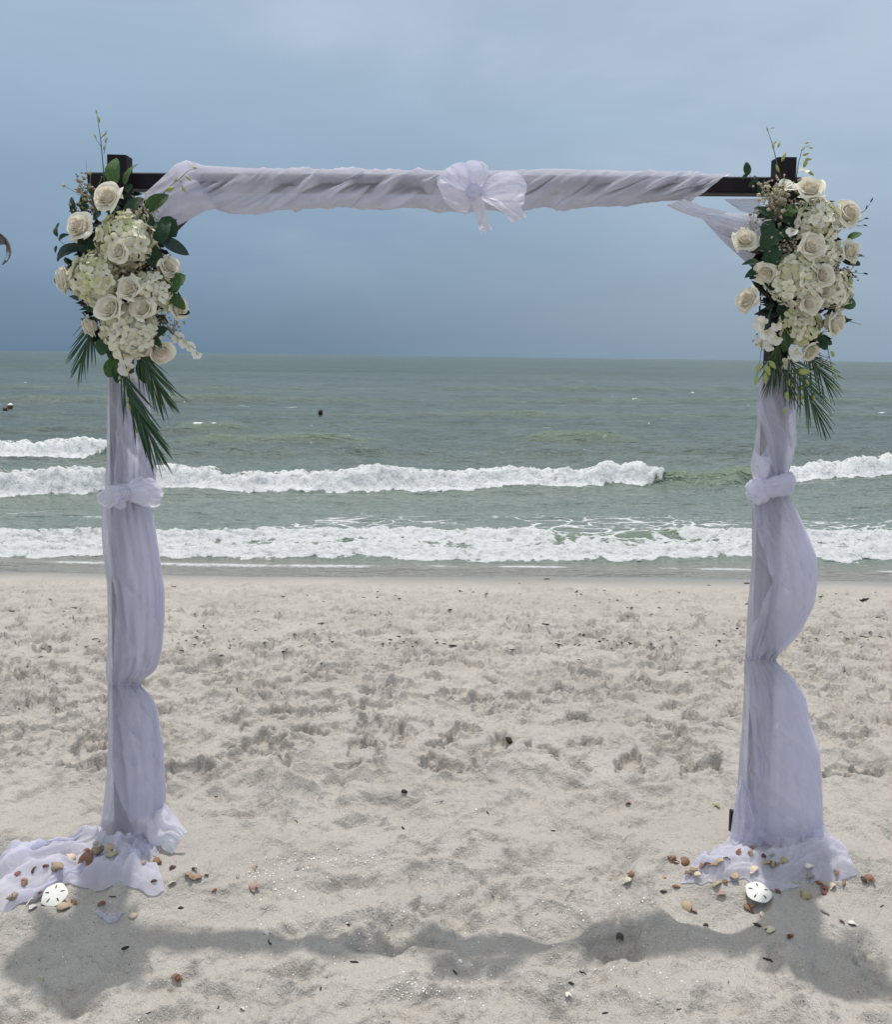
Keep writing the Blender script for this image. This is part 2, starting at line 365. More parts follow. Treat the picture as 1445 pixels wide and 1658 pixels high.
# ------------------------------------------------------------------ sea
WU = np.concatenate([[-40, -12, -4, -1.6, -0.9, -0.68], np.linspace(-0.6, 0.6, 600), [0.68, 0.9, 1.6, 4, 12, 40]])
WY = 1/np.concatenate([np.linspace(1/8.75, 1/24, 380), np.linspace(1/24, 1/120, 110)[1:], np.linspace(1/120, 1/3000, 40)[1:], [1/6000, 1/14000]])
X = WU[None, :]*WY[:, None]; Yw = np.repeat(WY[:, None], len(WU), 1)
def line(*pts):                         # crest line: photo pixels along the foot of a breaker -> Y as a function of x
    xs, ys = [], []
    for px, py in pts:
        d = ray(px, py); t = (SEA-CAM_H)/d.z; xs.append(d.x*t); ys.append(d.y*t)
    return lambda x: np.interp(x, xs, ys)
amp_far = np.clip(12/np.maximum(Yw, 12), 0.12, 1)
Z = SEA + np.zeros_like(X)
sh = sstep(9.8, 11.2, Yw)
Z += sh*((0.04+0.05*sstep(12, 22, Yw))*fbm(X*0.55, Yw*1.2, 3, 101)+(0.022+0.05*sstep(11.5, 20, Yw))*fbm(X*1.3, Yw*2.6, 3, 105)+0.009*fbm(X*5, Yw*9, 2, 107)*(Yw < 60))
Z += sh*0.09*np.sin((Yw+0.6*perlin(X*0.12, Yw*0.12, 110))*2*np.pi/5.3+1.0)*(0.5+0.5*perlin(X*0.09, Yw*0.2, 111))*sstep(20, 26, Yw)
foam = np.zeros_like(X); turb = np.zeros_like(X); crest = np.zeros_like(X); DY = np.zeros_like(X)
L1, L2 = worley(X*7+0.6*perlin(X*3, Yw*3, 120), Yw*9, 7)
l1, l2 = worley(X*16, Yw*20+2, 8)
lump = (1-np.clip(L1, 0, 1)**2*1.1)*0.5+(1-np.clip(l1, 0, 1)**2*1.1)*0.3+0.6*fbm(X*6, Yw*8, 5, 125, 0.62)
def breaker(foot, H, act, front=0.42, back=1.6, wid=0.55, seed=0, lumpy=0.17, under=0.0):
    """a breaking wave: steep face to the shore, long back; act(x) 0..1 says where it has broken to foam"""
    global Z, foam, turb, DY, crest
    fy = foot(X)+0.20*perlin(X*0.9, X*0+seed, seed)+0.09*perlin(X*3.1, X*0+seed, seed+1)
    s = Yw-(fy+front)
    a = act(X)
    hh = H*(0.85+0.50*perlin(X*0.55, X*0, seed+2)+0.30*perlin(X*2.2, X*0+3, seed+3))
    prof = np.where(s < 0, 1-sstep(0, front, -s), np.exp(-(s/back)**2))
    Z += hh*prof*(0.4+0.6*np.maximum(a, under))
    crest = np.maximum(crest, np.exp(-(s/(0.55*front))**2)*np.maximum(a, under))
    edge = 0.12*perlin(X*3.2, Yw*2, seed+5)+0.09*perlin(X*9, Yw*6, seed+6)+0.05*perlin(X*22, Yw*16, seed+7)
    low = front*np.clip(2.2*a-0.9, -0.3, 1)          # where the wave has only begun to break, just its crest is white
    m = sstep(-low-0.10, -low+0.02, s+edge)*(1-sstep(wid*0.25, wid*0.85, s+2.2*edge))*sstep(0.30, 0.70, a+1.6*edge+0.25*perlin(X*2.1, Yw*2.1, seed+8)-0.35*np.clip(0.5-a, 0, 1)*(s > 0))
    hole = 1-0.75*sstep(0.05, 0.30, fbm(X*3.5, Yw*5.5, 4, seed+11, 0.6))*sstep(-0.6*front, 0.4, s+front*0.2)
    foam = np.maximum(foam, m*hole)
    k = m*lumpy*lump*(0.6+0.8*np.clip(prof, 0, 1)); Z += k*0.9; DY -= k*0.55
    # trailing lace
    tr = sstep(0, 0.3, s)*np.exp(-np.clip(s-0.2, 0, 9)/0.9)*a
    turb = np.maximum(turb, tr)
XS = lambda px, py: (lambda d: d.x*(SEA-CAM_H)/d.z)(ray(px, py))
def step_act(pts):
    xs = [p[0] for p in pts]; v = [p[1] for p in pts]
    return lambda x: np.interp(x, xs, v)
# shore break
f1_ = line((-500, 897), (0, 900), (170, 902), (480, 902), (760, 905), (1080, 905), (1445, 902), (2000, 899))
breaker(f1_, 0.050, step_act([(-20, 1), (20, 1)]), front=0.30, back=0.75, wid=0.9, seed=201, lumpy=0.05)
breaker(line((-300, 882), (250, 884), (420, 880), (700, 882), (900, 886), (1000, 880), (1445, 884), (1900, 884)), 0.060, step_act([(-9, 1), (XS(880, 880), 0.9), (XS(945, 880), 0.0), (XS(1040, 880), 0.0), (XS(1130, 880), .8), (XS(1445, 880), 1), (19, 1)]), front=0.3, back=0.8, wid=0.5, seed=211, lumpy=0.05, under=1.6)
# second breaker, with an unbroken green stretch to the right
f2_ = line((-700, 808), (0, 806), (150, 800), (230, 790), (420, 795), (560, 797), (640, 794), (760, 793), (860, 788), (1000, 786), (1090, 785), (1200, 785), (1300, 777), (1445, 770), (2000, 762))
a2 = step_act([(-30, 1), (XS(150, 795), 1), (XS(230, 792), 0.75), (XS(290, 792), 1), (XS(1030, 784), 1), (XS(1120, 784), 0), (XS(1215, 782), 0), (XS(1275, 780), 1), (30, 1)])
breaker(f2_, 0.195, a2, front=0.42, back=1.5, wid=0.55, seed=221, lumpy=0.085, under=1.5)
# third, only to the left
a3 = step_act([(-40, 1), (XS(150, 738), 1), (XS(215, 738), 0.0), (60, 0)])
breaker(line((-900, 742), (0, 741), (110, 741), (180, 739), (300, 738), (1600, 738)), 0.26, a3, front=0.5, back=2.2, wid=0.7, seed=231, lumpy=0.10)
# unbroken swells farther out
for (y0, H, pa, seed) in ((724, 0.22, [(240, 0), (330, 1), (560, 1), (650, 0)], 241), (700, 0.24, [(250, 0.2), (300, 1), (360, 1), (420, 0)], 242), (717, 0.26, [(820, 0), (900, 1), (990, 1), (1060, 0)], 243), (675, 0.22, [(120, 0.2), (600, .5), (800, 1), (1200, .3)], 244), (652, 0.3, [(-100, .6), (300, 1), (700, .4), (1500, 1)], 245), (632, .3, [(-100, 1), (500, .3), (1000, 1), (1500, .5)], 246)):
    fo = line((-600, y0-3), (0, y0-2), (722, y0), (1445, y0+2), (2000, y0+3)); fy = fo(X)+0.5*perlin(X*0.35, X*0, seed)
    pr = step_act([(XS(p, y0), v) for p, v in pa])(X); s = Yw-fy-0.7
    Z += H*pr*np.where(s < 0, 1-sstep(0, 0.8, -s), np.exp(-(s/2.0)**2))
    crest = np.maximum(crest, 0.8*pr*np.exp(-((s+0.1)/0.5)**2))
    # little broken caps
    cap = pr*np.exp(-((s+0.1)/0.16)**2)*sstep(0.26, 0.5, fbm(X*2.6, Yw*1.5, 4, seed+3)+0.14*(y0 > 690))*(y0 > 660)
    foam = np.maximum(foam, cap*0.75)
# foam lace drifting between the breakers
e1, e2 = worley(X*1.9+0.9*perlin(X*1.2, Yw*1.5, 130), Yw*3.0+0.8*perlin(X*1.1, Yw*1.4, 131), 9)
lacep = 1-sstep(0.03, 0.16, e2-e1)
m1, m2 = worley(X*4.5+0.5*perlin(X*3, Yw*3, 132), Yw*6.5, 10)
lacef = 1-sstep(0.04, 0.2, m2-m1)
zone = sstep(10.6, 11.0, Yw)*(1-sstep(11.9, 14.4, Yw))
rt = sstep(-0.25, 0.35, 0.09*X+fbm(X*0.5, Yw*0.7, 3, 140)+0.05)
lace = np.clip(lacep*1.0+lacef*0.6, 0, 1)*zone*np.clip(rt+0.25, 0, 1)
lace = np.maximum(lace, np.clip(lacep+lacef*0.8, 0, 1)*np.clip(turb, 0, 1)*sstep(-0.2, 0.3, fbm(X*0.8, Yw*1.2, 3, 150)))
foam = np.maximum(foam, lace*0.85)
far_l = sstep(0.50, 0.62, fbm(X*0.9, Yw*1.3, 5, 160, 0.55)+0.06)*sstep(16, 19, Yw)*(1-sstep(60, 90, Yw)); foam = np.maximum(foam, 0.75*far_l)
st = np.exp(-((Yw-line((300, 657), (500, 662))(X))/0.8)**2)*sstep(XS(370, 658), XS(400, 658), X)*(1-sstep(XS(480, 660), XS(510, 661), X)); foam = np.maximum(foam, 0.6*st*sstep(-0.2, 0.2, fbm(X*2, Yw*2, 3, 170)))
# wash running out thin on the sand, with its white edge line
edgeY = 9.28+0.13*perlin(X*0.33, X*0, 180)+0.03*perlin(X*2.1, X*0, 181)+0.012*X
tongue = 1-sstep(9.3, 10.1, Yw)
Z = Z*(1-tongue)+tongue*(sand_height(X, np.minimum(Yw, 10.4))*1.0+0.012+0.03*(Yw-edgeY))
wl = np.exp(-((Yw-edgeY-0.18)/0.15)**2)*sstep(-0.35, 0.2, fbm(X*0.9, X*0+4, 2, 183)+0.1); foam = np.maximum(foam, wl*0.68)
foam = np.maximum(foam, 0.35*sstep(0.0, 0.5, fbm(X*2.2, Yw*5, 3, 186))*np.exp(-((Yw-9.75)/0.25)**2))
def sea_shader(t, N, L):
    geo = N('ShaderNodeNewGeometry').outputs['Position']
    fa = N('ShaderNodeAttribute'); fa.attribute_name = 'foam'
    mp_ = N('ShaderNodeMapping'); mp_.inputs['Scale'].default_value = (0.55, 1.3, 1.0); L(geo, mp_.inputs[0])
    v = mp_.outputs[0]
    h1 = noise(N, L, 1.1, 5, 0.62, v); h2 = noise(N, L, 9, 4, 0.6, v); 
    ad = N('ShaderNodeMath', operation='MULTIPLY_ADD'); L(h2, ad.inputs[0]); ad.inputs[1].default_value = 0.14; L(h1, ad.inputs[2])
    b = N('ShaderNodeBump'); b.inputs['Strength'].default_value = 1.0; b.inputs['Distance'].default_value = 0.6; L(ad.outputs[0], b.inputs['Height'])
    big = noise(N, L, 0.05, 3, 0.5, v)
    col = cramp(N, L, big, [(0.35, (0.080, 0.108, 0.096)), (0.65, (0.104, 0.132, 0.112))])
    m4 = N('ShaderNodeMapping'); m4.inputs['Scale'].default_value = (0.7, 2.6, 1.0); L(geo, m4.inputs[0])
    hs = N('ShaderNodeHueSaturation'); L(col, hs.inputs['Color']); sv = N('ShaderNodeMapRange'); L(noise(N, L, 0.9, 5, 0.65, m4.outputs[0]), sv.inputs['Value']); sv.inputs['From Min'].default_value = 0.3; sv.inputs['From Max'].default_value = 0.7; sv.inputs['To Min'].default_value = 0.62; sv.inputs['To Max'].default_value = 1.32; L(sv.outputs[0], hs.inputs['Value']); col = hs.outputs[0]
    ck = N('ShaderNodeAttribute'); ck.attribute_name = 'milk'    # sand stirred up where the waves break
    mk = N('ShaderNodeMix', data_type='RGBA'); L(ck.outputs['Fac'], mk.inputs['Factor']); L(col, mk.inputs['A']); mk.inputs['B'].default_value = (0.168, 0.205, 0.178, 1); col = mk.outputs['Result']
    # thin water over sand near the edge; sunlit green where a crest stands up thin
    ca = N('ShaderNodeAttribute'); ca.attribute_name = 'shoal'
    mc = N('ShaderNodeMix', data_type='RGBA'); L(ca.outputs['Fac'], mc.inputs['Factor']); L(col, mc.inputs['A']); mc.inputs['B'].default_value = (0.20, 0.19, 0.17, 1)
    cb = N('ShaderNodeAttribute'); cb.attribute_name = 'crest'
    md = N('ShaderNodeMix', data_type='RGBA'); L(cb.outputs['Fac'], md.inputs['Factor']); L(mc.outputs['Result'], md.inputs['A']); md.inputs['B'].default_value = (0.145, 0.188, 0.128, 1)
    col = md.outputs['Result']
    p = N('ShaderNodeBsdfPrincipled'); L(col, p.inputs['Base Color']); p.inputs['Roughness'].default_value = 0.18; p.inputs['IOR'].default_value = 1.33
    # far out the unresolved wavelets show more of the water's own colour and less mirror
    sy = N('ShaderNodeSeparateXYZ'); L(geo, sy.inputs[0]); fr_ = N('ShaderNodeMapRange'); L(sy.outputs['Y'], fr_.inputs['Value']); fr_.inputs['From Min'].default_value = 14; fr_.inputs['From Max'].default_value = 120; fr_.inputs['To Min'].default_value = 0.40; fr_.inputs['To Max'].default_value = 0.03; L(fr_.outputs[0], p.inputs['Specular IOR Level'])
    L(b.outputs[0], p.inputs['Normal'])
    fo = N('ShaderNodeBsdfPrincipled'); fo.inputs['Roughness'].default_value = 0.9; fo.inputs['Specular IOR Level'].default_value = 0.2
    fn = noise(N, L, 11, 8, 0.78, geo); L(cramp(N, L, fn, [(0.34, (0.42, 0.48, 0.45)), (0.46, (0.82, 0.84, 0.83)), (0.56, (0.93, 0.93, 0.93))]), fo.inputs['Base Color'])
    fb = N('ShaderNodeBump'); fb.inputs['Distance'].default_value = 0.10; L(fn, fb.inputs['Height']); L(fb.outputs[0], fo.inputs['Normal'])
    fm = N('ShaderNodeMath', operation='MULTIPLY_ADD'); L(fn, fm.inputs[0]); fm.inputs[1].default_value = 0.9; L(fa.outputs['Fac'], fm.inputs[2])
    mr_ = N('ShaderNodeMapRange'); L(fm.outputs[0], mr_.inputs['Value']); mr_.inputs['From Min'].default_value = 0.86; mr_.inputs['From Max'].default_value = 1.16
    mi = N('ShaderNodeMixShader'); L(mr_.outputs[0], mi.inputs[0]); L(p.outputs[0], mi.inputs[1]); L(fo.outputs[0], mi.inputs[2])
    return mi.outputs[0]
M_SEA = mat('sea_water', sea_shader)
keep = Yw > 0
P = np.stack([X, Yw+DY, Z], -1)
sea = link('sea', grid_mesh('sea', P, attrs={'milk': 1-sstep(10.5, 26, Yw), 'foam': foam, 'shoal': 0.9*(1-sstep(9.45, 10.2, Yw)), 'crest': crest}), M_SEA); tag(sea, kind='structure')
# ------------------------------------------------------------------ wooden arch
ROOT = {}
def thing(name, loc, label, cat, group=None):
    o = empty(name, loc, label, cat, group); ROOT[o.name] = Vector(loc); return o
def part(name, me, m, root):
    """a part whose vertices are given in world space, under a thing's Empty"""
    o = link(name, me, m, root)
    if root.name in ROOT: o.matrix_parent_inverse = Matrix.Translation(-ROOT[root.name])
    return o
def place(name, me, m, root, M):
    o = part(name, me, m, root); o.matrix_basis = M; return o

M_WOOD = simple('espresso_wood', (0.012, 0.0075, 0.011), 0.6, 0.5, 14, 0.0012, 60, spec=0.25)
def lumber(p0, p1, w_, d_, up=Vector((0, -1, 0)), ch=0.004):
    p0 = Vector(p0); p1 = Vector(p1); t = (p1-p0).normalized(); a = t.cross(up).normalized(); b = a.cross(t)
    x, y = w_/2, d_/2
    sec = [(x-ch, y), (x, y-ch), (x, -y+ch), (x-ch, -y), (-x+ch, -y), (-x, -y+ch), (-x, y-ch), (-x+ch, y)]
    v = [p+a*i+b*j for p in (p0, p1) for i, j in sec]
    f = [(k, (k+1) % 8, 8+(k+1) % 8, 8+k) for k in range(8)]+[tuple(range(7, -1, -1)), tuple(range(8, 16))]
    mb = MB(); mb.add(v, f); return mb.mesh('lumber', False)
arch = thing('wedding_arch', (0, Y_ARCH, 0), 'dark wooden wedding arch of two posts and a crossbeam standing on the beach', 'arch')
YP = Y_ARCH
pl0, pl1 = at(205, 1440, YP), at(194, 254, YP); pr0, pr1 = at(1221, 1440, YP), at(1270, 258, YP)
part('post', lumber(pl0, pl1, 0.058, 0.058), M_WOOD, arch)
part('post', lumber(pr0, pr1, 0.058, 0.058), M_WOOD, arch)
YB = YP+0.055
part('crossbeam', lumber(at(149, 295.5, YB), at(1306, 303.5, YB), 0.048, 0.070), M_WOOD, arch)
part('brace', lumber(at(196, 447, YB+0.005), at(322, 320, YB+0.005), 0.040, 0.050), M_WOOD, arch)
part('brace', lumber(at(1262, 458, YB+0.005), at(1168, 362, YB+0.005), 0.040, 0.050), M_WOOD, arch)
# a short stake at the right foot
g1 = on_sand(1181, 1346)
part('stake', lumber((g1.x+0.008, g1.y, g1.z-0.05), (g1.x+0.014, g1.y+0.02, g1.z+0.062), 0.013, 0.026), M_WOOD, arch)

# ------------------------------------------------------------------ sheer white fabric
def fabric_shader(see):
    def b(t, N, L):
        geo = N('ShaderNodeTexCoord').outputs['Object']
        f = noise(N, L, 30, 4, 0.6, geo)
        c = cramp(N, L, f, [(0.3, (0.888, 0.879, 1.0)), (0.7, (0.932, 0.922, 1.0))])
        wv = noise(N, L, 900, 1, 0.5, geo)
        bn = N('ShaderNodeBump'); bn.inputs['Distance'].default_value = 0.0010; L(wv, bn.inputs['Height'])
        bn2 = N('ShaderNodeBump'); bn2.inputs['Distance'].default_value = 0.006; L(noise(N, L, 22, 4, 0.6, geo, 0.6), bn2.inputs['Height']); L(bn.outputs[0], bn2.inputs['Normal'])
        d = N('ShaderNodeBsdfDiffuse'); L(c, d.inputs['Color']); L(bn2.outputs[0], d.inputs['Normal'])
        tr = N('ShaderNodeBsdfTranslucent'); L(c, tr.inputs['Color']); L(bn2.outputs[0], tr.inputs['Normal'])
        m1 = N('ShaderNodeMixShader'); m1.inputs[0].default_value = 0.58; sh_ = N('ShaderNodeBsdfSheen'); sh_.inputs['Roughness'].default_value = 0.4; sh_.inputs['Color'].default_value = (0.9, 0.88, 1, 1); ms_ = N('ShaderNodeMixShader'); ms_.inputs[0].default_value = 0.18; L(d.outputs[0], ms_.inputs[1]); L(sh_.outputs[0], ms_.inputs[2]); L(ms_.outputs[0], m1.inputs[1]); L(tr.outputs[0], m1.inputs[2])
        tp = N('ShaderNodeBsdfTransparent')
        # the open weave closes up where one looks along it
        lw = N('ShaderNodeLayerWeight'); lw.inputs['Blend'].default_value = 0.35
        mr_ = N('ShaderNodeMapRange'); L(lw.outputs['Facing'], mr_.inputs['Value']); mr_.inputs['To Min'].default_value = see; mr_.inputs['To Max'].default_value = see*0.25
        wm = N('ShaderNodeMath', operation='MULTIPLY_ADD'); L(f, wm.inputs[0]); wm.inputs[1].default_value = 0.3*see; L(mr_.outputs[0], wm.inputs[2])
        # where only one thin layer lies over what is behind, more of it shows
        th_ = N('ShaderNodeAttribute'); th_.attribute_name = 'thin'; w2 = N('ShaderNodeMath', operation='MULTIPLY_ADD', use_clamp=True); L(th_.outputs['Fac'], w2.inputs[0]); w2.inputs[1].default_value = 0.30; L(wm.outputs[0], w2.inputs[2]); wm = w2
        m2 = N('ShaderNodeMixShader'); L(wm.outputs[0], m2.inputs[0]); L(m1.outputs[0], m2.inputs[1]); L(tp.outputs[0], m2.inputs[2])
        return m2.outputs[0]
    return b
M_TULLE = mat('sheer_voile', fabric_shader(0.23))
M_TULLE2 = mat('layered_voile', fabric_shader(0.07))

def px_grid(PX, PY, Yd):
    """photo pixels (arrays) at depths Yd -> world points"""
    dx = (PX-PX0)/FPX; dy = (PY0-PY)/FPX
    D = np.array(_f)[None, None, :]+np.array(_r)[None, None, :]*dx[..., None]+np.array(_u)[None, None, :]*dy[..., None]
    t = Yd/D[..., 1]
    return np.array([0, 0, CAM_H])+D*t[..., None]
def ip(pts, x):
    a = np.array(pts, float); return np.interp(x, a[:, 0], a[:, 1])
def smooth_ip(pts, x, k=9):
    y = ip(pts, x); ker = np.hanning(k+2)[1:-1]; ker /= ker.sum()
    return np.convolve(np.pad(y, k//2, mode='edge'), ker, 'valid')
def ridged(a): return 1-np.abs(a)*2.2
def soft(a): return 1-np.sqrt(a*a+0.012)*2.2

# --- the wrap round the crossbeam
drape = thing('beam_drape', tuple(at(760, 310, YB)), 'white sheer fabric twisted along the crossbeam with a bow in its middle', 'fabric drape')
nx, nth = 720, 84
xs = np.linspace(262, 1215, nx)
top = smooth_ip([(262, 290), (283, 268), (295, 262), (330, 268), (420, 273), (600, 274.5), (700, 276), (760, 276), (845, 276), (880, 273), (920, 273), (960, 276), (1000, 277), (1040, 277), (1100, 277.5), (1150, 279.5), (1185, 281.5), (1215, 282)], xs, 15)
bot = smooth_ip([(262, 352), (300, 347), (345, 338), (375, 345), (410, 349), (440, 341), (470, 341), (478, 347), (488, 341), (520, 337), (560, 335), (640, 338), (700, 342), (760, 344), (840, 341), (885, 337), (925, 343), (960, 338), (1000, 333), (1085, 333), (1130, 329), (1215, 326)], xs, 9)
th = np.linspace(-0.55*math.pi, 1.35*math.pi, nth)     # 0 on top, pi/2 to the camera, pi underneath
S_, T_ = np.meshgrid(xs, th)
mid = (top+bot)/2; hh = (bot-top)/2
hpx = -np.cos(T_)*hh[None, :]                           # height below the middle, in pixels
ph = S_+hpx*1.25
wob = 16*perlin(S_/130, T_*0.6, 301)
n1 = perlin((ph+wob)/66, T_*0.35+3, 302); n2 = perlin((ph+wob*0.6)/23, T_*0.5, 303); n3 = perlin((S_+hpx*0.75)/13, T_*1.2, 304)
amp = 0.75+0.5*perlin(S_/160, T_*0.0, 305)+0.35*np.exp(-((S_-610)/120)**2)+0.4*np.exp(-((S_-650)/60)**2)
fold = amp*(10.5*(ridged(n1)-0.4)+5.0*(ridged(n2)-0.4)*(0.5+0.8*np.clip(perlin(S_/90, T_*0.4, 318)+0.5, 0, 1))+0.9*n3)
# deep tucks where one turn slips under the next
tuck = np.clip(ridged(perlin((ph+wob)/85, T_*0.22, 306))-0.72, 0, 1)/0.28
fold = fold-13*amp*tuck**1.5*np.clip(np.sin(T_), 0, 1)
edge_keep = np.clip(np.abs(np.cos(T_)), 0, 1)**2*0.55   # keep the outline near the one measured
fold = np.where(np.cos(T_) > 0.3, np.maximum(fold, -0.8), np.maximum(fold, -6.0)); rr = 1+(fold*(1-edge_keep))/np.maximum(hh[None, :], 5)/1.0
PXg = S_+0*T_; PYg = mid[None, :]-np.cos(T_)*hh[None, :]*rr
dpt = 0.049*np.sign(np.sin(T_))*np.abs(np.sin(T_))**0.6
Yg = YB-dpt*rr
# both ends are cut on the slant, as the cloth runs off the beam
lo_cut = 290-(-hpx)*0; xr_end = 1150+np.clip(-hpx/33, -1, 1)*48
sc = (S_-262)/(1215-262)
end = np.where(np.sin(T_) > 0, xr_end, np.minimum(xr_end, 1186))
PXg = 268+(S_-268)*np.where(S_ > 900, 1, 1)
PXg = np.where(S_ > 900, 900+(S_-900)*(end-900)/(1215-900), S_)
thin = np.clip(np.clip(tuck, 0, 1)*0.6+0.85*sstep(0.5, -6, fold+2.5*perlin(S_/120, T_*0.4, 311)), 0, 1)*np.clip(np.sin(T_)*1.4, 0, 1)*(1-sstep(4, 15, hpx+3*perlin(ph/30, T_, 309)))
wrap = part('wrap', grid_mesh('wrap', px_grid(PXg, PYg, Yg), attrs={'thin': thin}), M_TULLE2, drape)

def sheet(A, B, nu, nv, disp, Ya=None, Yb=None):
    """cloth between two edge curves given in photo pixels with depth (px, py, Y); disp(U, V) pulls it toward the camera (m)"""
    u = np.linspace(0, 1, nu); v = np.linspace(0, 1, nv)
    def curve(c):
        c = np.array(c, float); s = np.concatenate([[0], np.cumsum(np.hypot(np.diff(c[:, 0]), np.diff(c[:, 1]))+1e-6)]); s /= s[-1]
        r = [np.interp(u, s, c[:, k]) for k in range(3)]
        k = 7; ker = np.hanning(k+2)[1:-1]; ker /= ker.sum()
        return [np.concatenate([[q[0]], np.convolve(np.pad(q, k//2, mode='edge'), ker, 'valid')[1:-1], [q[-1]]]) for q in r]
    a, b = curve(A), curve(B)
    U, V = np.meshgrid(u, v)
    f = lambda i: a[i][None, :]*(1-V)+b[i][None, :]*V
    d = disp(U, V)
    return px_grid(f(0), f(1), f(2)-d), U, V
def sheet3(A, Mid, B, nu, nv, disp):
    """like sheet() but bowed through a third curve between its two edges"""
    u = np.linspace(0, 1, nu); v = np.linspace(0, 1, nv)
    def curve(c):
        c = np.array(c, float); t = np.linspace(0, 1, len(c)); 
        if len(c) == 3: return [c[0, k]*(1-u)*(1-2*u)+4*c[1, k]*u*(1-u)+c[2, k]*u*(2*u-1) for k in range(3)]
        return [np.interp(u, t, c[:, k]) for k in range(3)]
    a, m, b = curve(A), curve(Mid), curve(B)
    U, V = np.meshgrid(u, v)
    f = lambda i: a[i][None]*(1-V)*(1-2*V)+4*m[i][None]*V*(1-V)+b[i][None]*V*(2*V-1)
    return px_grid(f(0)+2.2*perlin(V*3.3, U*2, 77)*U, f(1)+3.0*perlin(V*3.7, U*1.4, 78)*U, f(2)-disp(U, V))
def flare_disp(k, amp, seed, bulge):
    def d(U, V):
        g = 0.30+0.70*U
        return bulge*np.sin(np.pi*V)**0.8*np.sin(np.pi*np.clip(U*0.85+0.12, 0, 1))+amp*g*(soft(perlin(V*k+0.3*U, U*0.8, seed))-0.3)+0.45*amp*g*(ridged(perlin(V*k*1.9-0.5*U, U*1.6, seed+1))-0.4)+0.006*fbm(U*3, V*3, 3, seed+2)
    return d
def fold_disp(k, amp, seed, bulge=0.03, slope=0.0, fine=0.25):
    def d(U, V):
        w_ = 0.25*perlin(U*2.2, V*1.2, seed)
        return bulge*np.sin(np.pi*np.clip(V, 0, 1))**0.7+amp*(ridged(perlin((V+slope*U+w_)*k, U*0.9, seed+1))-0.4)+amp*fine*perlin((V+slope*U)*k*2.7, U*2.5, seed+2)
    return d
# swag leaving the beam at the left, down to the post behind the flowers
Pg, _, _ = sheet([(297, 261, 2.79), (283, 268, 2.765), (258, 292, 2.74), (228, 319, 2.72), (205, 352, 2.70)], [(352, 338, 2.775), (334, 341, 2.755), (305, 357, 2.735), (278, 371, 2.72), (250, 378, 2.70)], 90, 60, fold_disp(3.2, 0.010, 311, 0.030, 0.1))
part('swag', grid_mesh('swag', Pg), M_TULLE2, drape)
Pg, _, _ = sheet([(1108, 322, 2.775), (1135, 334, 2.755), (1185, 345, 2.745), (1226, 347, 2.735), (1250, 352, 2.72)], [(1080, 333, 2.780), (1105, 345, 2.765), (1140, 356, 2.75), (1190, 372, 2.74), (1245, 395, 2.72)], 90, 50, fold_disp(2.6, 0.008, 321, 0.022, 0.1))
part('swag', grid_mesh('swag', Pg), M_TULLE2, drape)
Pg, _, _ = sheet([(1138, 352, 2.785), (1165, 362, 2.77), (1200, 370, 2.76), (1250, 380, 2.76)], [(1140, 357, 2.785), (1166, 386, 2.775), (1186, 405, 2.77), (1212, 428, 2.765)], 90, 70, fold_disp(2.5, 0.010, 331, 0.014, 0.25))
part('swag', grid_mesh('swag', Pg), M_TULLE2, drape)
Pg, _, _ = sheet([(1172, 322.5, 2.80), (1200, 322.5, 2.80), (1232, 322, 2.80)], [(1184, 331, 2.80), (1200, 342, 2.80), (1232, 350, 2.80)], 40, 30, fold_disp(3, 0.006, 341, 0.008))
part('swag', grid_mesh('swag', Pg), M_TULLE, drape)

# --- the bow in the middle
def loop_mesh(kx, ky, ang, Lp, w0, w1, B, Y0, seed, pleat=0.9, nu=110, nv=56, squash=1.0):
    """one puffed loop: out from the knot along ang (degrees, photo), wide at the far end, pinched at the knot"""
    u = np.linspace(0.02, 0.98, nu); v = np.linspace(-1, 1, nv); U, V = np.meshgrid(u, v)
    c = (1-np.cos(2*np.pi*U))/2
    w_ = w0+(w1-w0)*c**0.8
    ca, sa = math.cos(RAD(ang)), math.sin(RAD(ang))
    wl = 1+0.14*perlin(V*2.1, U*1.5, seed)
    along = Lp*c**0.85*wl*(1-0.16*V*V); cross = V*w_*(1+0.12*perlin(U*3, V*1.0, seed+5))
    dp = B*np.sin(2*np.pi*U)*squash*(0.75+0.25*np.cos(V*1.3))
    pl = (0.012*(ridged(perlin(V*pleat, U*0.9, seed+1))-0.35)+0.0015*ridged(perlin(V*pleat*2.0+U*2, U*3.0, seed+2)))*(0.35+0.65*c)
    crumple = 0.016*fbm(U*3.4+V*1.2, V*1.5, 2, seed+3, 0.5)
    return px_grid(kx+along*ca-cross*sa+14*crumple*100*0.02, ky-along*sa-cross*ca, Y0-dp-pl-crumple)
def tail_mesh(A, B, seed, amp=0.008, k=3.0, bulge=0.008):
    Pg, _, _ = sheet(A, B, 70, 46, fold_disp(k*0.6, amp, seed, bulge, 0.1, 0.2)); return Pg
bow_y = YB-0.075
def bow_part(name, Pg, root, m=None): return part(name, grid_mesh(name, Pg), m or M_TULLE2, root)
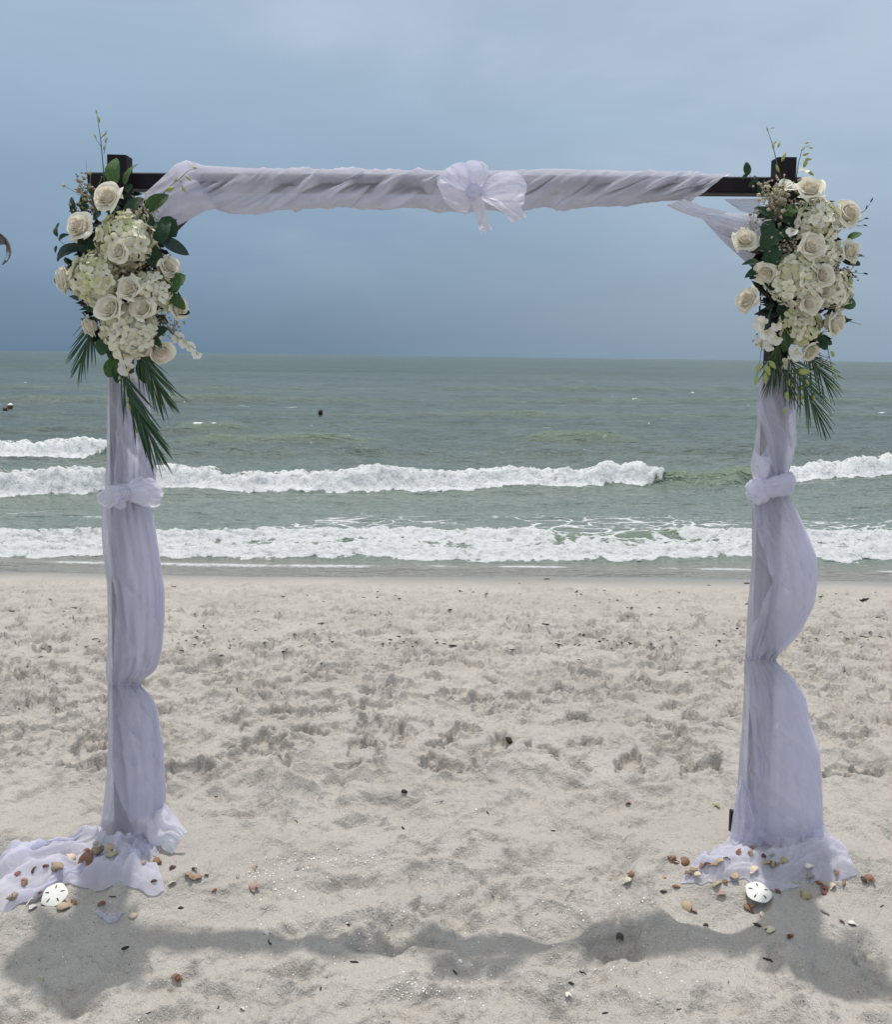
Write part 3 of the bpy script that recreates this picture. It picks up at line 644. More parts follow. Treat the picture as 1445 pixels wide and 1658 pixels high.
def puff(kx, ky, ang, Lp, W, D, Y0, seed, lobes=2.5, tip=0.35):
    """a blown loop of sheer cloth: gathered at the knot, swelling, folded over at its far end"""
    u = np.linspace(0, 2*np.pi, 84, endpoint=False); v = np.linspace(0.0, 1, 60); U, V = np.meshgrid(u, v)
    w_ = (0.13+0.87*np.sin(np.pi/2*np.clip(V/0.7, 0, 1))**1.5)*np.sqrt(np.clip(1-np.clip((V-0.62)/0.38, 0, 1)**2.4, 0.0, 1))
    cu, su = np.cos(U), np.sin(U)
    lump = 1+0.30*perlin(cu*1.3+V*1.2, su*1.3+seed, seed)+0.10*soft(perlin(cu*2.4+V*0.6, su*2.4+V*0.5, seed+1))*(1-0.3*V)+0.16*(ridged(perlin(cu*1.9+0.4*V, su*1.9+V*1.3, seed+6))-0.4)*np.clip(V*3, 0, 1)+0.07*perlin(cu*3+V*4, su*3, seed+2)
    gath = 1+0.20*np.cos(7*U+seed+1.2*V)*np.exp(-(V/0.35)**2)
    cross = W*w_*lump*gath*cu; along = Lp*(V*(1-0.10*cu*cu*V)+0.13*V*perlin(cu*1.7, V*1.2+su*1.7, seed+3))
    dep = D*w_*lump*gath*np.sign(su)*np.abs(su)**0.8
    ca, sa = math.cos(RAD(ang)), math.sin(RAD(ang))
    return px_grid(kx+along*ca-cross*sa, ky-along*sa-cross*ca, Y0-dep-0.018*np.sin(np.pi*V))
def puff_part(root, *a): return part('bow_loop', grid_mesh('bow_loop', puff(*a), close_u=True), M_TULLE, root)
def flare(root, A, Mid, B, k, amp, seed, bulge, m=None):
    return part('bow_loop', grid_mesh('bow_loop', sheet3(A, Mid, B, 44, 44, flare_disp(k, amp, seed, bulge))), m or M_TULLE, root)
by = bow_y-0.012
# left loop, front and back of its fold, then the two lobes standing up, then the right loop
flare(drape, [(765, 317, by), (738, 309, by-.01), (708, 297, by+.015)], [(763, 312, by), (741, 288, by-.012), (727, 270, by+.012)], [(769, 308, by), (765, 282, by-.01), (757, 264, by+.015)], 2.4, 0.016, 401, 0.030)
flare(drape, [(768, 309, by), (752, 282, by-.01), (748, 266, by+.012)], [(770, 308, by), (775, 278, by-.015), (771, 259, by+.008)], [(773, 309, by), (790, 288, by-.01), (789, 268, by+.015)], 2.0, 0.014, 405, 0.026)
flare(drape, [(764, 320, by+.02), (742, 318, by+.01), (712, 304, by+.03)], [(762, 312, by+.02), (735, 296, by+.015), (712, 281, by+.03)], [(768, 306, by+.02), (757, 281, by+.01), (741, 269, by+.03)], 2.0, 0.010, 409, 0.016)
flare(drape, [(774, 306, by), (800, 283, by-.012), (838, 276, by+.01)], [(776, 313, by), (820, 303, by-.02), (853, 300, by+.012)], [(775, 320, by), (808, 332, by-.012), (847, 332, by+.01)], 2.2, 0.016, 415, 0.040)
flare(drape, [(775, 309, by+.02), (806, 288, by+.012), (846, 286, by+.03)], [(777, 314, by+.02), (818, 312, by+.01), (850, 312, by+.03)], [(776, 319, by+.02), (800, 334, by+.015), (838, 338, by+.03)], 1.8, 0.010, 419, 0.018)
bow_part('bow_tail', tail_mesh([(757, 312, bow_y-0.03), (764, 330, bow_y-0.04), (772, 352, bow_y-0.035), (779, 381, bow_y-0.02)], [(772, 309, bow_y-0.03), (783, 325, bow_y-0.045), (789, 345, bow_y-0.035), (797, 371, bow_y-0.02)], 421), drape)
bow_part('bow_tail', tail_mesh([(776, 318, bow_y-0.02), (795, 330, bow_y-0.03), (815, 345, bow_y-0.03), (830, 361, bow_y-0.015)], [(785, 310, bow_y-0.02), (815, 318, bow_y-0.035), (840, 328, bow_y-0.03), (853, 352, bow_y-0.015)], 427, 0.009, 3.5), drape)
bow_part('bow_tail', tail_mesh([(760, 306, bow_y-0.015), (740, 300, bow_y-0.025), (722, 296, bow_y-0.02), (709, 300, bow_y+0.0)], [(766, 322, bow_y-0.02), (757, 345, bow_y-0.03), (742, 343, bow_y-0.025), (722, 330, bow_y-0.01)], 433, 0.010, 3.4), drape)
def knot_mesh(cx, cy, rx, ry, rd, Y0, seed, rot=0.0):
    u = np.linspace(0, 2*np.pi, 64, endpoint=False); v = np.linspace(0.02, math.pi-0.02, 40); U, V = np.meshgrid(u, v)
    n = 1+0.22*(ridged(perlin(U*0.8+V*0.9+np.where(U > 5.5, 0, 0), V*1.6, seed))-0.5)+0.12*perlin(np.cos(U)*2.4, V*2.5+np.sin(U)*2.4, seed+1)
    a = rx*np.sin(V)*np.cos(U)*n; b = ry*np.cos(V)*n; ca, sa = math.cos(rot), math.sin(rot)
    return px_grid(cx+a*ca-b*sa, cy-(a*sa+b*ca), Y0-rd*np.sin(V)*np.sin(U)*n)
kp = grid_mesh('knot', knot_mesh(768, 311, 13, 14, 0.028, bow_y-0.03, 441), close_u=True); part('bow_knot', kp, M_TULLE2, drape)

# --- sleeves round the posts

def sleeve(rows, ybot, nr, seed, ties, twist, Yc=YP, grow=0.0, arc=None, deep=1.0, amp=1.0):
    """rows: (py, left px, right px). ybot(x fraction -1..1): where the hem ends. ties: rows drawn in"""
    t = np.linspace(0, 1, nr); nthh = 96
    if arc is None: thv = np.linspace(0, 2*np.pi, nthh, endpoint=False)
    else: thv = np.linspace(arc[0], arc[1], nthh)
    Tt, Th = np.meshgrid(t, thv, indexing='ij')
    y0 = rows[0][0]; cx_ = np.cos(Th)                           # th: 0 = right, pi/2 = to the camera, pi = left
    yb = ybot(cx_); PY = y0+(yb-y0)*Tt
    r = np.array(rows, float)
    xl = np.interp(PY, r[:, 0], r[:, 1]); xr = np.interp(PY, r[:, 0], r[:, 2])
    for q in (xl, xr):
        k = 9; ker = np.hanning(k+2)[1:-1]; ker /= ker.sum()
        for j in range(q.shape[1]): q[:, j] = np.convolve(np.pad(q[:, j], k//2, mode='edge'), ker, 'valid')
    hw = (xr-xl)/2+grow; c = (xl+xr)/2
    pinch = sum(np.exp(-((PY-ty)/ts)**2) for ty, ts in ties) if ties else 0*PY
    tw = Th*2.2+twist(PY)
    f = (soft(perlin(np.cos(tw)*1.1+4, np.sin(tw)*1.1+PY/170, seed))-0.3)*0.6+(soft(perlin(np.cos(tw)*2.0, np.sin(tw)*2.0+PY/110, seed+1))-0.3)*0.35
    diag = ridged(perlin(Th*0.55+PY/95, PY/420+Th*0.1, seed+6)); diag = np.where(diag > 0.55, (diag-0.55)/0.45, 0)
    g = ridged(perlin(np.cos(tw)*5.5, np.sin(tw)*5.5+PY/200, seed+2))-0.4
    cr_ = fbm(np.cos(Th)*1.3+PY/70, np.sin(Th)*1.3+PY/50, 3, seed+4, 0.5)
    wide = sum(np.exp(-np.abs(PY-ty)/(3.4*ts)) for ty, ts in ties); g2 = soft(perlin(np.cos(tw)*3.2, np.sin(tw)*3.2+PY/300, seed+7))-0.3
    foot = sstep(rows[-1][0]-150, rows[-1][0]-20, PY)
    d = amp*((4.6+0.06*hw)*f+4.6*diag**1.5*np.clip(np.sin(Th)+0.2, 0, 1)+4.0*np.clip(pinch, 0, 1)*g+4.2*np.clip(wide+0.55*foot, 0, 1)*g2+1.2*cr_)
    inside = np.abs(cx_)**3
    a = hw+d*(1-0.7*inside)
    pm = mpp(Yc)
    b = np.maximum(0.052, 0.62*hw*pm*deep)+d*pm
    sgn = np.sign(np.sin(Th))
    PX = c+a*cx_
    Yd = Yc-b*sgn*np.abs(np.sin(Th))**0.62
    return px_grid(PX, PY, Yd), PX, PY
def thin_map(Pg, seed):
    x, z = Pg[..., 0], Pg[..., 2]
    return 0.6*sstep(0.0, 0.35, perlin(x*9+z*1.6, z*2.4, seed))*(0.6+0.5*perlin(x*20+z*5, z*7, seed+1))
rowsL = [(a_, b_-6, c_) for a_, b_, c_ in [(610, 181, 233), (625, 181, 235), (680, 180, 243), (740, 179, 248), (778, 176, 250), (798, 178, 240), (812, 172, 236), (830, 170, 244), (850, 170, 248), (900, 174, 256), (950, 180, 263), (1000, 181, 264), (1050, 180, 260), (1085, 177, 250), (1098, 179, 233), (1107, 182, 221), (1116, 181, 231), (1130, 181, 245), (1150, 181, 253), (1200, 182, 261), (1250, 180, 264), (1290, 175, 266), (1320, 171, 263), (1390, 160, 262)]]
ldrape = thing('post_drape', tuple(on_sand(186, 1390)), 'white sheer fabric tied round the left post, its train spread on the sand', 'fabric drape')
hemL = lambda c: 1357+(-c)*32+4*np.cos(c*3)
Pg, _, _ = sleeve(rowsL, hemL, 300, 501, [(798, 16), (1107, 12)], lambda y: (y-610)/260.0)
part('sleeve', grid_mesh('sleeve', Pg, close_u=True, attrs={'thin': thin_map(Pg, 541)}), M_TULLE, ldrape)
# the overlapping second layer with its free edge
def edgeL(Y): return 0
def overlay(rows, ybot, seed, ties, twist, a0, a1, grow=2.0, wander=0.25):
    t = np.linspace(0, 1, 380); v = np.linspace(0, 1, 70)
    Pg, PX, PY = sleeve(rows, ybot, 380, seed, ties, twist, grow=grow, arc=(a0, a1), amp=0.9)
    return Pg
def wavy_overlay(rows, ybot, seed, ties, twist, a0f, a1f, grow=2.5):
    """like sleeve() but its angular range changes down the post, leaving a curving free edge"""
    nr, nv = 290, 56
    t = np.linspace(0, 1, nr)
    full = np.linspace(-0.6*math.pi, 1.4*math.pi, 160)
    Pf, PX, PY = sleeve(rows, ybot, nr, seed, ties, twist, grow=grow, arc=(full[0], full[-1]), amp=0.85)
    ang = np.linspace(full[0], full[-1], Pf.shape[1])
    yy = PY.mean(1); outp = np.zeros((nr, nv, 3))
    for i in range(nr):
        q = np.linspace(a0f(yy[i]), a1f(yy[i]), nv)
        for k in range(3): outp[i, :, k] = np.interp(q, ang, Pf[i, :, k])
        # the free edge rolls outward a little
        roll = np.exp(-((1-np.linspace(0, 1, nv))/0.05)**2)*0.004
        outp[i, :, 1] -= roll
    return outp
Pg = wavy_overlay(rowsL, lambda c: 1330+(-c)*20, 501, [(798, 16), (1107, 12)], lambda y: (y-610)/260.0, lambda y: -0.3*math.pi, lambda y: ip([(610, 1.9), (760, 2.2), (815, 2.0), (880, 2.55), (960, 2.25), (1060, 2.35), (1107, 2.3), (1150, 2.6), (1200, 2.75), (1260, 2.2), (1340, 1.5)], y))
part('overlap', grid_mesh('overlap', Pg), M_TULLE, ldrape)
# knot band with two blown loops
def band(cy, xl, xr, hgt, dep, seed, tilt=0.0, Yc=YP):
    u = np.linspace(0, 2*np.pi, 110, endpoint=False); v = np.linspace(0, 2*np.pi, 40)
    V, U = np.meshgrid(v, u, indexing='ij')
    c = (xl+xr)/2; hw = (xr-xl)/2
    n = ridged(perlin(np.cos(U)*1.6+V*0.5, np.sin(U)*1.6+V*0.7, seed))-0.4; n2 = perlin(np.cos(U)*4, np.sin(U)*4+np.cos(V)*1.5, seed+1)
    m_ = hgt*(1+0.30*n+0.15*n2)
    PX = c+(hw+0.45*m_*np.cos(V))*np.cos(U); PY = cy+tilt*np.cos(U)-m_*np.sin(V)+2*n2
    Yd = Yc-(dep+0.45*m_*mpp(Yc)*np.cos(V))*np.sin(U)
    return px_grid(PX, PY, Yd)
part('sash', grid_mesh('sash', band(798, 180, 238, 13, 0.062, 521, 3), close_u=True), M_TULLE2, ldrape)
lb = YP-0.082
flare(ldrape, [(206, 788, lb), (232, 776, lb-.012), (247, 772, lb+.012)], [(208, 797, lb), (238, 793, lb-.022), (264, 797, lb+.012)], [(207, 806, lb), (232, 820, lb-.010), (256, 819, lb+.012)], 2.2, 0.012, 525, 0.024)
flare(ldrape, [(204, 787, lb+.006), (222, 772, lb-.004), (236, 774, lb+.012)], [(204, 793, lb), (226, 784, lb-.014), (246, 784, lb+.012)], [(206, 799, lb), (228, 800, lb-.006), (250, 802, lb+.014)], 2.0, 0.010, 528, 0.016)
flare(ldrape, [(202, 789, lb), (180, 786, lb-.008), (168, 791, lb+.012)], [(200, 797, lb), (176, 802, lb-.020), (157, 808, lb+.010)], [(203, 806, lb), (186, 818, lb-.008), (176, 823, lb+.012)], 2.2, 0.012, 531, 0.022)
flare(ldrape, [(198, 801, lb-.004), (190, 808, lb-.01), (184, 818, lb)], [(203, 805, lb-.006), (196, 814, lb-.016), (194, 824, lb-.002)], [(209, 803, lb-.004), (205, 812, lb-.01), (204, 820, lb)], 1.6, 0.008, 535, 0.010)
part('bow_knot', grid_mesh('knot', knot_mesh(203, 799, 9, 12, 0.022, YP-0.09, 538), close_u=True), M_TULLE2, ldrape)

rowsR = [(585, 1240, 1291), (600, 1236, 1290), (640, 1229, 1290), (660, 1226, 1288), (690, 1228, 1286), (715, 1224, 1288), (745, 1221, 1281), (765, 1222, 1274), (785, 1223, 1276), (803, 1222, 1274), (815, 1219, 1282), (850, 1219, 1299), (900, 1219, 1321), (930, 1217, 1323), (980, 1212, 1317), (1030, 1210, 1291), (1056, 1208, 1264), (1068, 1209, 1250), (1080, 1206, 1264), (1100, 1206, 1284), (1130, 1204, 1303), (1165, 1203, 1309), (1220, 1199, 1326), (1290, 1193, 1330), (1340, 1188, 1332), (1420, 1180, 1337)]
rdrape = thing('post_drape', tuple(on_sand(1215, 1390)), 'white sheer fabric tied round the right post, its train spread on the sand', 'fabric drape')
hemR = lambda c: 1382+10*np.sin(c*4)
tieR = [(788, 18), (1068, 12)]
twR = lambda y: np.where(y < 800, (y-585)/55.0, (800-585)/55.0+(y-800)/280.0)
Pg, _, _ = sleeve(rowsR, hemR, 310, 551, tieR, twR, amp=1.1)
part('sleeve', grid_mesh('sleeve', Pg, close_u=True, attrs={'thin': thin_map(Pg, 547)}), M_TULLE, rdrape)
Pg = wavy_overlay(rowsR, lambda c: 1372+0*c, 557, tieR, twR, lambda y: -0.3*math.pi, lambda y: ip([(585, 1.3), (650, 2.9), (720, 1.9), (760, 2.4), (815, 2.7), (880, 2.3), (940, 1.9), (1000, 2.3), (1050, 2.9), (1068, 3.0), (1120, 2.5), (1200, 2.25), (1300, 2.2), (1385, 2.0)], y))
part('overlap', grid_mesh('overlap', Pg), M_TULLE, rdrape)
part('sash', grid_mesh('sash', band(789, 1224, 1280, 16, 0.064, 571, -7), close_u=True), M_TULLE2, rdrape)
part('bow_knot', grid_mesh('knot', knot_mesh(1228, 795, 20, 20, 0.032, YP-0.075, 574, 0.4), close_u=True), M_TULLE2, rdrape)
rb = YP-0.070
flare(rdrape, [(1221, 776, rb), (1216, 752, rb-.012), (1222, 726, rb+.008)], [(1228, 778, rb), (1232, 756, rb-.018), (1232, 738, rb)], [(1240, 776, rb), (1248, 758, rb-.010), (1246, 738, rb+.008)], 1.8, 0.012, 583, 0.014)
flare(rdrape, [(1234, 780, rb-.01), (1262, 770, rb-.02), (1284, 766, rb+.02)], [(1236, 792, rb-.014), (1266, 786, rb-.03), (1290, 780, rb+.02)], [(1234, 804, rb-.01), (1264, 804, rb-.016), (1284, 798, rb+.02)], 2.0, 0.012, 577, 0.016)
# narrow pleats hanging at the inner side of the right post
Pg, _, _ = sheet([(1200, 1255, 2.70), (1190, 1300, 2.69), (1184, 1345, 2.68), (1178, 1374, 2.665)], [(1206, 1262, 2.69), (1228, 1310, 2.675), (1246, 1350, 2.665), (1246, 1372, 2.655)], 90, 80, fold_disp(4.0, 0.016, 591, 0.010, 0.0, 0.2))
bow_part('flap', Pg, rdrape, M_TULLE)

# grey cords added to draw the dark, shaded crease round the lower gathers
def crease_cord(cy, xl, xr, root):
    mb = MB(); c = (xl+xr)/2; hw = (xr-xl)/2
    pts = []
    for i in range(33):
        a = i/32*2*math.pi; pts.append(at(c+hw*math.cos(a), cy+1.2*math.sin(a), YP-0.056*math.copysign(abs(math.sin(a))**0.62, math.sin(a))-0.004*math.sin(a)))
    mb.tube(pts, 0.0018, 6, cap=False); part('crease_cord', mb.mesh('crease_cord'), M_CREASE_CORD, root)
M_CREASE_CORD = simple('grey_crease_cord', (0.36, 0.35, 0.43), 0.8, 0.2, 60)
crease_cord(1107, 177, 224, ldrape); crease_cord(1068, 1205, 1255, rdrape)

# --- trains lying on the sand
def sand_zv(x, y):
    i = np.clip(np.searchsorted(SY, y)-1, 0, len(SY)-2); t = (y-SY[i])/(SY[i+1]-SY[i])
    idx = np.arange(len(SU))
    def row(k):
        f = np.interp(x/_W[k], SU, idx); j = np.clip(f.astype(int), 0, len(SU)-2); q = f-j
        return SZ2[k, j]*(1-q)+SZ2[k, j+1]*q
    return row(i)*(1-t)+row(i+1)*t
def train(inner, outer, nu, nv, seed, h0=0.030, k=7.0, ragged=0.05, lift=0.02, tang=0.0):
    """cloth fanned out over the sand from inner (by the post) to outer (its hem), both in photo pixels"""
    u = np.linspace(0, 1, nu); v = np.linspace(0, 1, nv)
    def curve(c):
        w3 = np.array([tuple(on_sand(*p)) for p in c]); s = np.concatenate([[0], np.cumsum(np.hypot(*(np.diff(w3[:, :2], axis=0).T))+1e-5)]); s /= s[-1]
        return np.stack([np.interp(u, s, w3[:, 0]), np.interp(u, s, w3[:, 1])])
    a, b = curve(inner), curve(outer)
    U, V = np.meshgrid(u, v)
    rag = 1+ragged*perlin(U*9, U*0+1, seed)+ragged*0.7*perlin(U*23, U*0+2, seed+1)
    Vr = V*np.where(V > 0.5, 1+(rag-1)*(V-0.5)*2, 1)
    Xg = a[0][None]*(1-Vr)+b[0][None]*Vr; Yg_ = a[1][None]*(1-Vr)+b[1][None]*Vr
    w_ = 0.05*perlin(U*4, V*1.6, seed+2)
    fo = 0.6*ridged(perlin((U+w_)*k, V*0.9, seed+3))+0.45*ridged(perlin((U+w_*0.8)*k*2.1, V*1.3, seed+4))+0.16*ridged(perlin(U*k*4.6, V*3, seed+5))
    ft = 0.7*ridged(perlin(V*4.2+0.8*perlin(U*2.2, V, seed+8), U*1.6, seed+9))+0.4*ridged(perlin(V*8.5+0.8*perlin(U*3.2, V, seed+8), U*2.6, seed+10))
    fo = fo*(1-tang)+ft*tang
    fo = np.clip(fo+0.12, 0, 2)
    ed = np.minimum(np.minimum(U, 1-U)*9, 1)*np.minimum((1-V)*5+0.12, 1)
    fine = 0.007*fbm(U*26, V*10, 4, seed+6)
    ed = ed*(0.03+0.97*sstep(0.05, 0.5, V))
    z = sand_zv(Xg, Yg_)+0.003+ed*(h0*fo+fine)+lift*np.clip(1-V/0.25, 0, 1)**2
    z -= 0.010*(1-ed)*(perlin(U*14, V*3, seed+7) > 0.12)
    return np.stack([Xg, Yg_, z], -1)
TR = train([(172, 1340), (158, 1352), (176, 1360), (200, 1362), (236, 1352)],
           [(118, 1352), (92, 1372), (30, 1396), (-14, 1404), (-24, 1440), (-6, 1478), (16, 1476), (62, 1452), (104, 1436), (150, 1440), (205, 1438), (240, 1452), (268, 1448), (258, 1428)], 230, 90, 601, 0.036, 8.5, tang=0.15)
trainL = part('train', grid_mesh('train', TR), M_TULLE2, ldrape)
Pg, _, _ = sheet([(256, 1290, 2.74), (272, 1305, 2.72), (288, 1326, 2.69), (303, 1346, 2.665)], [(232, 1345, 2.70), (246, 1372, 2.665), (262, 1368, 2.665), (278, 1383, 2.655)], 80, 80, fold_disp(2.6, 0.016, 611, 0.022, 0.1, 0.35))
bow_part('flap', Pg, ldrape, M_TULLE2)
Pg = train([(228, 1340), (240, 1362), (262, 1362)], [(205, 1398), (222, 1386), (256, 1384)], 70, 40, 617, 0.016, 4, lift=0.03)
bow_part('flap', Pg, ldrape, M_TULLE)
TR2 = train([(1184, 1358), (1200, 1366), (1240, 1368), (1290, 1368), (1330, 1355)],
            [(1140, 1392), (1120, 1408), (1104, 1430), (1135, 1433), (1170, 1428), (1205, 1424), (1232, 1440), (1268, 1444), (1300, 1436), (1340, 1430), (1388, 1416), (1372, 1392)], 230, 84, 621, 0.026, 6.0, 0.025, tang=0.72)
trainR = part('train', grid_mesh('train', TR2), M_TULLE2, rdrape)
Pg, _, _ = sheet([(1322, 1310, 2.74), (1338, 1340, 2.71), (1362, 1372, 2.68), (1386, 1414, 2.63)], [(1300, 1372, 2.665), (1312, 1398, 2.64), (1335, 1412, 2.625), (1352, 1422, 2.61)], 80, 70, fold_disp(2.4, 0.014, 631, 0.022, 0.1, 0.35))
bow_part('flap', Pg, rdrape, M_TULLE2)
Pg = train([(1186, 1362), (1190, 1372)], [(1148, 1388), (1152, 1392)], 30, 40, 637, 0.012, 2, lift=0.02)
bow_part('flap', Pg, rdrape, M_TULLE2)
# a corner of buried cloth showing again in front of the left train
c0 = train([(150, 1478), (178, 1480), (205, 1477)], [(160, 1484), (176, 1496), (190, 1493), (198, 1480)], 50, 30, 641, 0.010, 4, lift=0.0)
bow_part('buried_corner', c0, ldrape, M_TULLE2)
# ------------------------------------------------------------------ flowers
M_PETAL = simple('rose_petal', (0.94, 0.90, 0.77), 0.65, 0.03, 9, 0.002, 30, trans=0.25, spec=0.25, per_obj=0.06)
M_HEART = simple('rose_heart', (0.93, 0.86, 0.73), 0.65, 0.04, 9, 0.002, 30, trans=0.25, spec=0.25)
M_FLORET = [simple('hydrangea_cream', (0.80, 0.78, 0.64), 0.7, 0.08, 25, trans=0.25, spec=0.2, per_obj=0.10),
            simple('hydrangea_green', (0.66, 0.67, 0.42), 0.7, 0.12, 25, trans=0.25, spec=0.2, per_obj=0.12)]
M_CORE = simple('hydrangea_stems', (0.20, 0.22, 0.10), 0.8, 0.3, 30)
M_LEAF = [simple('leaf_green', (0.064, 0.130, 0.038), 0.5, 0.35, 12, 0.002, 40, trans=0.2, spec=0.25, per_obj=0.25),
          simple('leaf_dark', (0.030, 0.068, 0.034), 0.5, 0.35, 12, 0.002, 40, trans=0.12, spec=0.25, per_obj=0.25),
          simple('leaf_blue', (0.040, 0.065, 0.062), 0.5, 0.3, 12, 0.002, 40, trans=0.08, spec=0.25, per_obj=0.2)]
M_PALM = simple('palm_green', (0.030, 0.074, 0.028), 0.4, 0.35, 20, trans=0.1, per_obj=0.25)
M_STEM = simple('stem_green', (0.05, 0.085, 0.035), 0.6, 0.3, 30)
M_ORCHID = simple('orchid_white', (0.82, 0.80, 0.74), 0.6, 0.05, 20, trans=0.3, spec=0.2)
M_BUD = simple('bud_lime', (0.36, 0.42, 0.13), 0.6, 0.2, 20, trans=0.15)
M_FILL = simple('seed_heads', (0.26, 0.22, 0.14), 0.85, 0.45, 40, per_obj=0.2)
M_FILL2 = simple('pale_seed_heads', (0.42, 0.38, 0.27), 0.85, 0.35, 40, per_obj=0.2)
M_CAGE = simple('black_cage', (0.012, 0.012, 0.016), 0.5, 0.3, 20)
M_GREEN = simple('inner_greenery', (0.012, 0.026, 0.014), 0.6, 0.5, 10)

def surf(name, fn, nu, nv, closed=False):
    u = np.linspace(0, 1, nu, endpoint=not closed); v = np.linspace(0, 1, nv)
    U, V = np.meshgrid(u, v); return grid_mesh(name, np.stack(fn(U, V), -1), close_u=closed)
def rose_heart(seed):
    """the furled middle: a shallow spiral of petal rims over a domed bud"""
    turns = 3.4+0.4*(seed % 3)/2
    def f(U, V):
        th = U*turns*2*np.pi+seed
        r = (0.05+0.43*U**0.85)*(1+0.07*np.cos(3*th+seed*2)+0.04*np.cos(5*th))
        top = 0.78-0.14*U+0.03*np.sin(th*1.5+seed)
        rim = np.clip((V-0.7)/0.3, 0, 1)
        rr = r*(0.80+0.20*V)+0.05*rim**2; z = top-0.36*(1-V)-0.02*rim**2
        return rr*np.cos(th), rr*np.sin(th), z
    a = surf('rose_heart', f, 110, 7)
    def g(U, V):
        th = U*2*np.pi; ph = V*np.pi*0.62; r = 0.50*np.sin(ph)
        return r*np.cos(th), r*np.sin(th), -0.22+0.76*np.cos(ph*0.9)+0.01*np.sin(4*th)
    b = surf('dome', g, 20, 9, True)
    bm = bmesh.new(); bm.from_mesh(a); bm.from_mesh(b); bm.to_mesh(a); bm.free(); bpy.data.meshes.remove(b)
    a.polygons.foreach_set('use_smooth', [True]*len(a.polygons)); return a
def rose_petal(r, h, wid, curl, lean, seed):
    rs = np.random.RandomState(seed); k1, k2 = rs.rand(2)*6
    def f(U, V):
        a = (U-0.5)*2
        w = wid*(0.45+0.55*np.sin(np.clip(V*1.25, 0, 1)*np.pi/2))
        ph = a*w
        hh = h*(1-0.20*np.abs(a)**3)+0.05*np.sin(a*2.2+k1)
        rim = np.clip((V-0.66)/0.34, 0, 1)
        edge = np.abs(a)**4
        rr = r*(0.42+0.58*V**0.55)+lean*V**2+curl*rim**2*(0.8+0.4*np.sin(a*2.5+k2))+0.05*edge*V
        z = -0.42+(hh+0.42)*V-curl*0.75*rim**3
        return rr*np.cos(ph), rr*np.sin(ph), z
    return surf('petal', f, 13, 9)
HEARTS = [rose_heart(s) for s in (1, 2, 3)]
PET = {1: [rose_petal(0.48, 0.64, 1.15, 0.05, 0.02, s) for s in (1, 2)], 2: [rose_petal(0.56, 0.56, 1.0, 0.15, 0.07, s) for s in (3, 4)],
       3: [rose_petal(0.62, 0.40, 0.9, 0.26, 0.17, s) for s in (5, 6, 7)]}
for me in HEARTS: me.materials.append(M_HEART)
for L_ in PET.values():
    for me in L_: me.materials.append(M_PETAL)
def facing(dirv, spin=0.0):
    """rotation taking +Z to dirv"""
    q = Vector(dirv).normalized().to_track_quat('Z', 'Y')
    return (q @ Quaternion((0, 0, 1), spin)).to_matrix().to_4x4()

